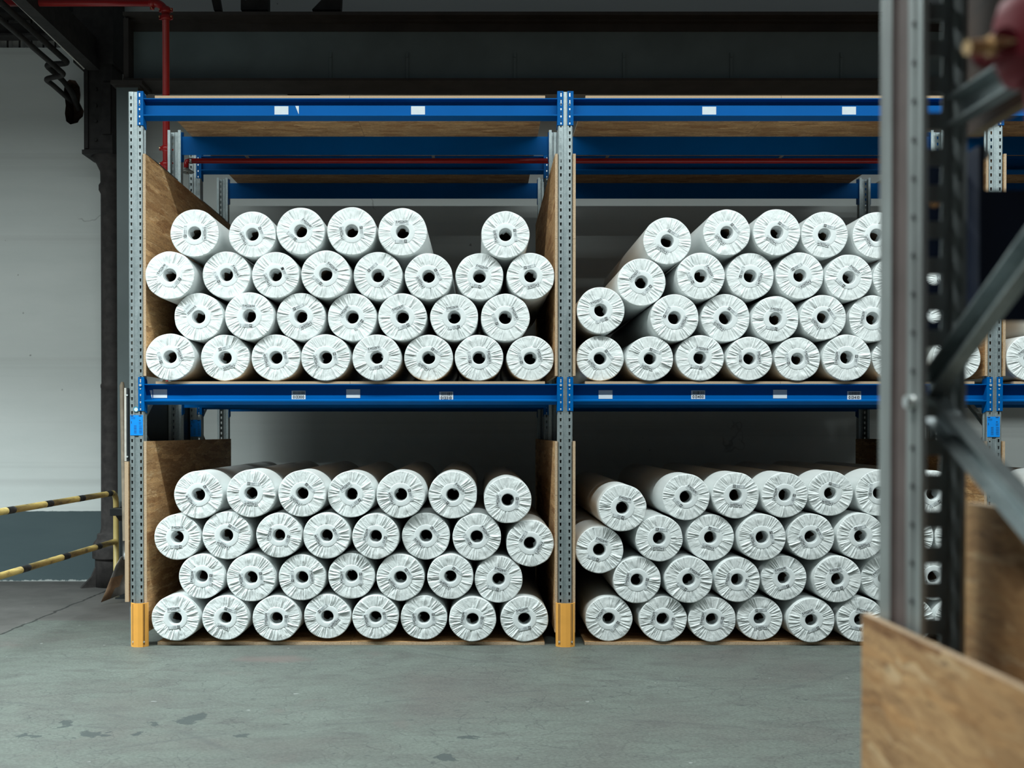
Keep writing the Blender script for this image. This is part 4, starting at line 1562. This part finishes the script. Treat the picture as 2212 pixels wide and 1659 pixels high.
def rail_bar(zc, y_end, pxs, name, start):
    """bar running towards the camera, black bands where the photo shows them"""
    cuts = [(start, None)]
    bands = []
    for (p0, p1) in pxs:
        ya = (xr * FPX) / (p1 - VPX)
        yb = (xr * FPX) / (p0 - VPX)
        bands.append((ya - ry, yb - ry))
    bm = bmesh.new()
    cur = start
    for ya, yb in bands:
        hi, lo = max(ya, yb), min(ya, yb)
        tube(bm, [(0, cur, zc), (0, hi, zc)], r, 16, 0)
        tube(bm, [(0, hi, zc), (0, lo, zc)], r + 0.0008, 16, 1)
        cur = lo
    tube(bm, [(0, cur, zc), (0, y_end, zc)], r, 16, 0)
    obj(name, bm, ['yellow_paint', 'black_print'], b)


rail_bar(zr, -7.0, [(229, 238), (167, 179), (96, 110), (12, 28), (-90, -72), (-220, -198)], 'top_bar', -0.09)
rail_bar(zm, -7.0, [(205, 215), (132, 146), (43, 60), (-70, -50), (-210, -185)], 'mid_bar', 0.0)

bm = bmesh.new()
tube(bm, [(0, -7.0, 0), (0, -7.0, zr + 0.02)], r + 0.004, 16)
obj('rail_post', bm, 'yellow_clean', b)

# shovel leaning behind the rack end
s = empty('shovel', 'scoop shovel with wooden handle leaning beside the rack end board', 'shovel', (PX(247, 9.3), 9.3, 0))
ox, oy = s.location.x, s.location.y
top, low = P(264.5, 826, 9.78), P(270.5, 1203, 9.38)
bm = bmesh.new()
tube(bm, [Vector((q.x - ox, q.y - oy, q.z)) for q in (top, top + Vector((0, -0.01, -0.03)), low + Vector((0, 0, 0.1)), low)], [0.014, 0.021, 0.021, 0.019], 14)
obj('handle', bm, 'wood_handle', s)
# blade: curved sheet
rowsuv = [((261, 1203), (288, 1196), 9.36, 0.03), ((250, 1222), (293, 1212), 9.35, 0.05), ((240, 1248), (293, 1236), 9.34, 0.05), ((229, 1276), (292, 1258), 9.32, 0.035), ((218, 1301), (291, 1274), 9.30, 0.015)]
bm = bmesh.new()
V = []
for (l, rr_, yy, bulge) in rowsuv:
    a, c2 = P(*l, yy - 0.05), P(*rr_, yy + 0.12)
    line = []
    for i in range(9):
        t = i / 8
        q = a.lerp(c2, t)
        q.y += bulge * math.sin(math.pi * t) * 1.6
        line.append(bm.verts.new((q.x - ox, q.y - oy, max(q.z, 0.004))))
    V.append(line)
for i in range(len(V) - 1):
    for j in range(8):
        f = bm.faces.new((V[i][j], V[i][j + 1], V[i + 1][j + 1], V[i + 1][j]))
        f.smooth = True
        if j < 3 and i >= 2 and j <= 3 - (i - 1):
            f.material_index = 1
obj('blade', bm, ['shovel_metal', 'shovel_rust'], s, solid=0.004)
bm = bmesh.new()
tube(bm, [Vector((low.x - ox, low.y - oy, low.z + 0.14)), Vector((low.x - ox + 0.01, low.y - oy - 0.01, low.z - 0.02))], [0.023, 0.028], 12)
obj('socket', bm, 'shovel_metal', s)

# black stand with a square head
by = 9.66
st = empty('black_stand', 'black metal stand with a square head plate behind the shovel', 'stand', (PX(267, by), by, 0))
ox = st.location.x
bm = bmesh.new()
box(bm, PX(260, by) - ox, PX(274, by) - ox, -0.03, 0.03, 0.01, PZ(1113, by))
obj('stand_post', bm, 'black_plastic', st)
bm = bmesh.new()
box(bm, PX(243, by) - ox, PX(282, by) - ox, -0.08, 0.08, PZ(1113, by), PZ(1097, by))
bevel_all(bm, 0.004)
prism(bm, [(PX(250, by) - ox, PZ(1113, by)), (PX(262, by) - ox, PZ(1113, by)), (PX(262, by) - ox, PZ(1130, by))], -0.02, 0.02, 'y')
obj('head_plate', bm, 'black_plastic', st)
bm = bmesh.new()
lathe(bm, [(0.03, PZ(1097, by)), (0.03, PZ(1093, by)), (0.018, PZ(1090, by)), (0.02, PZ(1084, by)), (0.008, PZ(1083, by)), (0.008, PZ(1012, by))], 0.0, 0.0, 18)
obj('spindle', bm, 'black_plastic', st)
bm = bmesh.new()
box(bm, -0.06, 0.06, -0.06, 0.06, 0, 0.014)
obj('stand_foot', bm, 'black_plastic', st)

# ------------------------------------------------------------------ near rack at the aisle's other side
NY = 1.45
def nx(px, Y):
    return (px - VPX) * Y / FPX
def nz(py, Y):
    return PZ(py, Y)
NP = 0.0482
f = empty('upright_frame', 'blurred galvanised upright frame close to the camera', 'rack upright', (0, 0, 0), 'galvanised upright frame of the near rack')
ZT = 3.0
bm = bmesh.new()
xa, xb = nx(1897, NY), nx(2053, NY)
# web with one visible column of large slots, then the side walls coming towards the camera
holed = [(xa, nx(1985, NY)), (nx(1985, NY), nx(2050, NY))]
zc0 = nz(1160, NY) % NP
def near_slots(bm, x0, x1, y, hxp, hwv, hzv, pitch, first):
    c = first
    def q(pts):
        bm.faces.new([bm.verts.new((px, y, pz)) for px, pz in pts])
    while c < ZT:
        a, b2 = c - pitch / 2, c + pitch / 2
        A, B, C, D = (x0, a), (x1, a), (x1, b2), (x0, b2)
        a_, b_, c_, d_ = (hxp - hwv * 0.9, c - hzv), (hxp + hwv * 0.9, c - hzv), (hxp + hwv, c + hzv), (hxp - hwv, c + hzv)
        q([A, B, b_, a_]); q([B, C, c_, b_]); q([C, D, d_, c_]); q([D, A, a_, d_])
        c += pitch
first = nz(1160, NY)
while first > NP:
    first -= NP
near_slots(bm, nx(1990, NY), nx(2048, NY), NY, nx(2016, NY), 0.0095, 0.0125, NP, first)
near_slots(bm, nx(1906, NY), nx(1950, NY), NY, nx(1928, NY), 0.0085, 0.0125, NP, first)
plain(bm, [(nx(1950, NY), NY), (nx(1956, NY), NY - 0.008), (nx(1984, NY), NY - 0.008), (nx(1990, NY), NY)], 0.0, ZT)
# outer side wall
plain(bm, [(nx(1906, NY), NY), (nx(1898, NY), NY - 0.004), (nx(1925, 1.416), 1.416)], 0.0, ZT)
n0 = len(bm.faces)
plain(bm, [(nx(1925, 1.416), 1.416), (nx(1930, 1.412) + 0.004, 1.412), (nx(1957, 1.382) + 0.004, 1.382), (nx(1960, 1.378), 1.378)], 0.0, ZT)
bm.faces.ensure_lookup_table()
for q_ in range(n0, len(bm.faces)):
    bm.faces[q_].material_index = 1
plain(bm, [(nx(1960, 1.378), 1.378), (nx(1972, 1.364), 1.364), (nx(1976, 1.36) + 0.003, 1.36), (nx(1980, 1.352), 1.352), (nx(1990, 1.34), 1.34), (nx(2001, 1.34), 1.34)], 0.0, ZT)
# far side wall with its lip
plain(bm, [(nx(2048, NY), NY), (nx(2053, NY), NY - 0.006), (nx(2066, 1.425), 1.425), (nx(2070, 1.415) + 0.006, 1.415), (nx(2085, 1.40), 1.40), (nx(2078, 1.392), 1.392)], 0.0, ZT)
np_ = obj('post', bm, ['worn_galvanised', 'dusty_steel'], f, solid=0.002)
bm = bmesh.new()
zc_ = first
while zc_ < 2.4:
    disc(bm, (nx(1974, 1.362) - 0.0012, 1.362, zc_ + NP / 2), 0.0035, (-1, -0.2, 0), 0.001, 10)
    zc_ += NP
obj('punched_hole', bm, 'black_print', np_)


def nbrace(p, q, w, y_n, name='brace'):
    bm = bmesh.new()
    c_bar(bm, p, q, w, 0.02, y_n)
    obj(name, bm, 'galvanised', f)


XBR = 0.605
def brace_pts(pxa, pya, pxb, pyb):
    """ends of a brace lying in the frame's plane x = XBR"""
    out = []
    for px, py in ((pxa, pya), (pxb, pyb)):
        Y = XBR * FPX / (px - VPX)
        out.append(Vector((XBR, Y, PZ(py, Y))))
    return out
for (a, c2, ext) in (((2015, 850), (2212, 585), 1.9), ((2030, 878), (2212, 1082), 1.9), ((2075, 240), (2184, 172), 2.6)):
    p, q = brace_pts(*a, *c2)
    q2 = p + (q - p) * ext
    nbrace(p, q2, 0.036, (-1, 0, 0))
# bolts on the braces' joint
bm = bmesh.new()
disc(bm, P(1972, 868, 1.36) , 0.008, (-1, 0, 0), 0.01, 8)
for py in (295, 310):
    pass
obj('joint_bolt', bm, 'bolt_zinc', f)

# near boards
def near_board(x0, x1, y0, y1, z0, z1, label):
    return board('side_board', x0, x1, y0, y1, z0, z1, label, 'side board', 'strand boards on the near rack', turn=True)
xl = nx(1863, 1.47)
near_board(xl, xl + 0.012, 0.45, 1.47, 0.35, nz(1325, 1.47), 'large blurred strand board on the near upright, low beside the aisle')
xr_ = nx(2084, 1.47)
near_board(xr_, xr_ + T, 0.3, 1.47, 0.35, nz(1086, 1.47), 'blurred strand board on the near rack behind its lower brace')
dk = near_board(xr_, xr_ + T, 0.3, 1.47, nz(295, 1.47), 3.0, 'strand board with painted shade on the near rack above its blue beam')
dk.data.materials[0] = M['osb_shaded']  # shade on this board is put into its colour
# near beam
nb = empty('rack_beam', 'blue beam end of the near rack, painted in shade, beside its upright', 'rack beam', (xr_, 1.45, nz(410, 1.45)))
bhn = nz(410, 1.45) - nz(695, 1.45)
bm = bmesh.new()
prism(bm, [(-0.0, 0.0), (0.05, 0.0), (0.05, -0.006), (0.006, -0.006), (0.006, -bhn + 0.006), (0.05, -bhn + 0.02), (0.05, -bhn + 0.012), (0.0, -bhn)], 0.012, 1.6, 'x')
obj('beam_rail', bm, 'blue_paint_shaded', nb)
bm = bmesh.new()
zt_, zb_ = nz(318, 1.45) - nz(410, 1.45), nz(716, 1.45) - nz(410, 1.45)
prism(bm, [(0.055, zt_), (-0.01, zt_), (-0.012, zb_ + 0.01), (0.055, zb_)], 0.004, 0.012, 'x')
def plate_strip(x0, x1, y, z0, z1, hx, rad, centres):
    def q(pts):
        bm.faces.new([bm.verts.new((px, y, pz)) for px, pz in pts])
    cur = z0
    for c in sorted(centres):
        a, b2 = c - 2 * rad, c + 2 * rad
        q([(x0, cur), (x1, cur), (x1, a), (x0, a)])
        out = [(x0, a), ((x0 + x1) / 2, a), (x1, a), (x1, c), (x1, b2), ((x0 + x1) / 2, b2), (x0, b2), (x0, c)]
        inn = [(hx + rad * math.cos(t), c + rad * math.sin(t)) for t in [math.radians(225 + 45 * i) for i in range(8)]]
        for i in range(8):
            q([out[i], out[(i + 1) % 8], inn[(i + 1) % 8], inn[i]])
        cur = b2
    q([(x0, cur), (x1, cur), (x1, z1), (x0, z1)])
plate_strip(nx(1993, 1.505) - xr_, 0.012, 0.0555, zb_, zt_, nx(2016, 1.505) - xr_, 0.008, [nz(py, 1.505) - nz(410, 1.45) for py in (437, 600, 682)])
obj('connector', bm, 'blue_paint_shaded', nb)
bm = bmesh.new()
disc(bm, (0.012, 0.0, zt_ - 0.012), 0.007, (0, -1, 0), 0.01, 8)
obj('bolt', bm, 'bolt_zinc', nb)

# red fire pipe with a bolted coupling, close to the camera
py_ = 0.98
fp = empty('fire_pipe', 'blurred dark red pipe with a brass-bolted coupling near the camera', 'pipe', (nx(2288, py_), py_, nz(75, py_)))
bm = bmesh.new()
tube(bm, [(-0.012, 0.0, 0.28), (0.0, 0, 0.0), (0.03, 0, -0.30)], 0.034, 24)
obj('pipe_length', bm, 'dull_red_paint', fp)
bm = bmesh.new()
d = Vector((-0.06, 0, 1)).normalized()
tube(bm, [d * -0.038, d * -0.034, d * -0.02, d * 0.02, d * 0.034, d * 0.038], [0.038, 0.050, 0.055, 0.055, 0.050, 0.038], 28)
for s_ in (-1, 1):
    tube(bm, [Vector((s_ * 0.060, -0.02, -0.012)), Vector((s_ * 0.060, 0.02, -0.012))], 0.012, 14)
obj('pipe_coupling', bm, 'dull_red_paint', fp)
bm = bmesh.new()
tube(bm, [Vector((-0.045, -0.01, -0.012)), Vector((-0.093, -0.018, -0.018))], 0.0066, 12)
tube(bm, [Vector((-0.047, -0.01, -0.012)), Vector((-0.072, -0.0145, -0.015))], 0.0095, 6)
obj('coupling_bolt', bm, 'brass', fp)
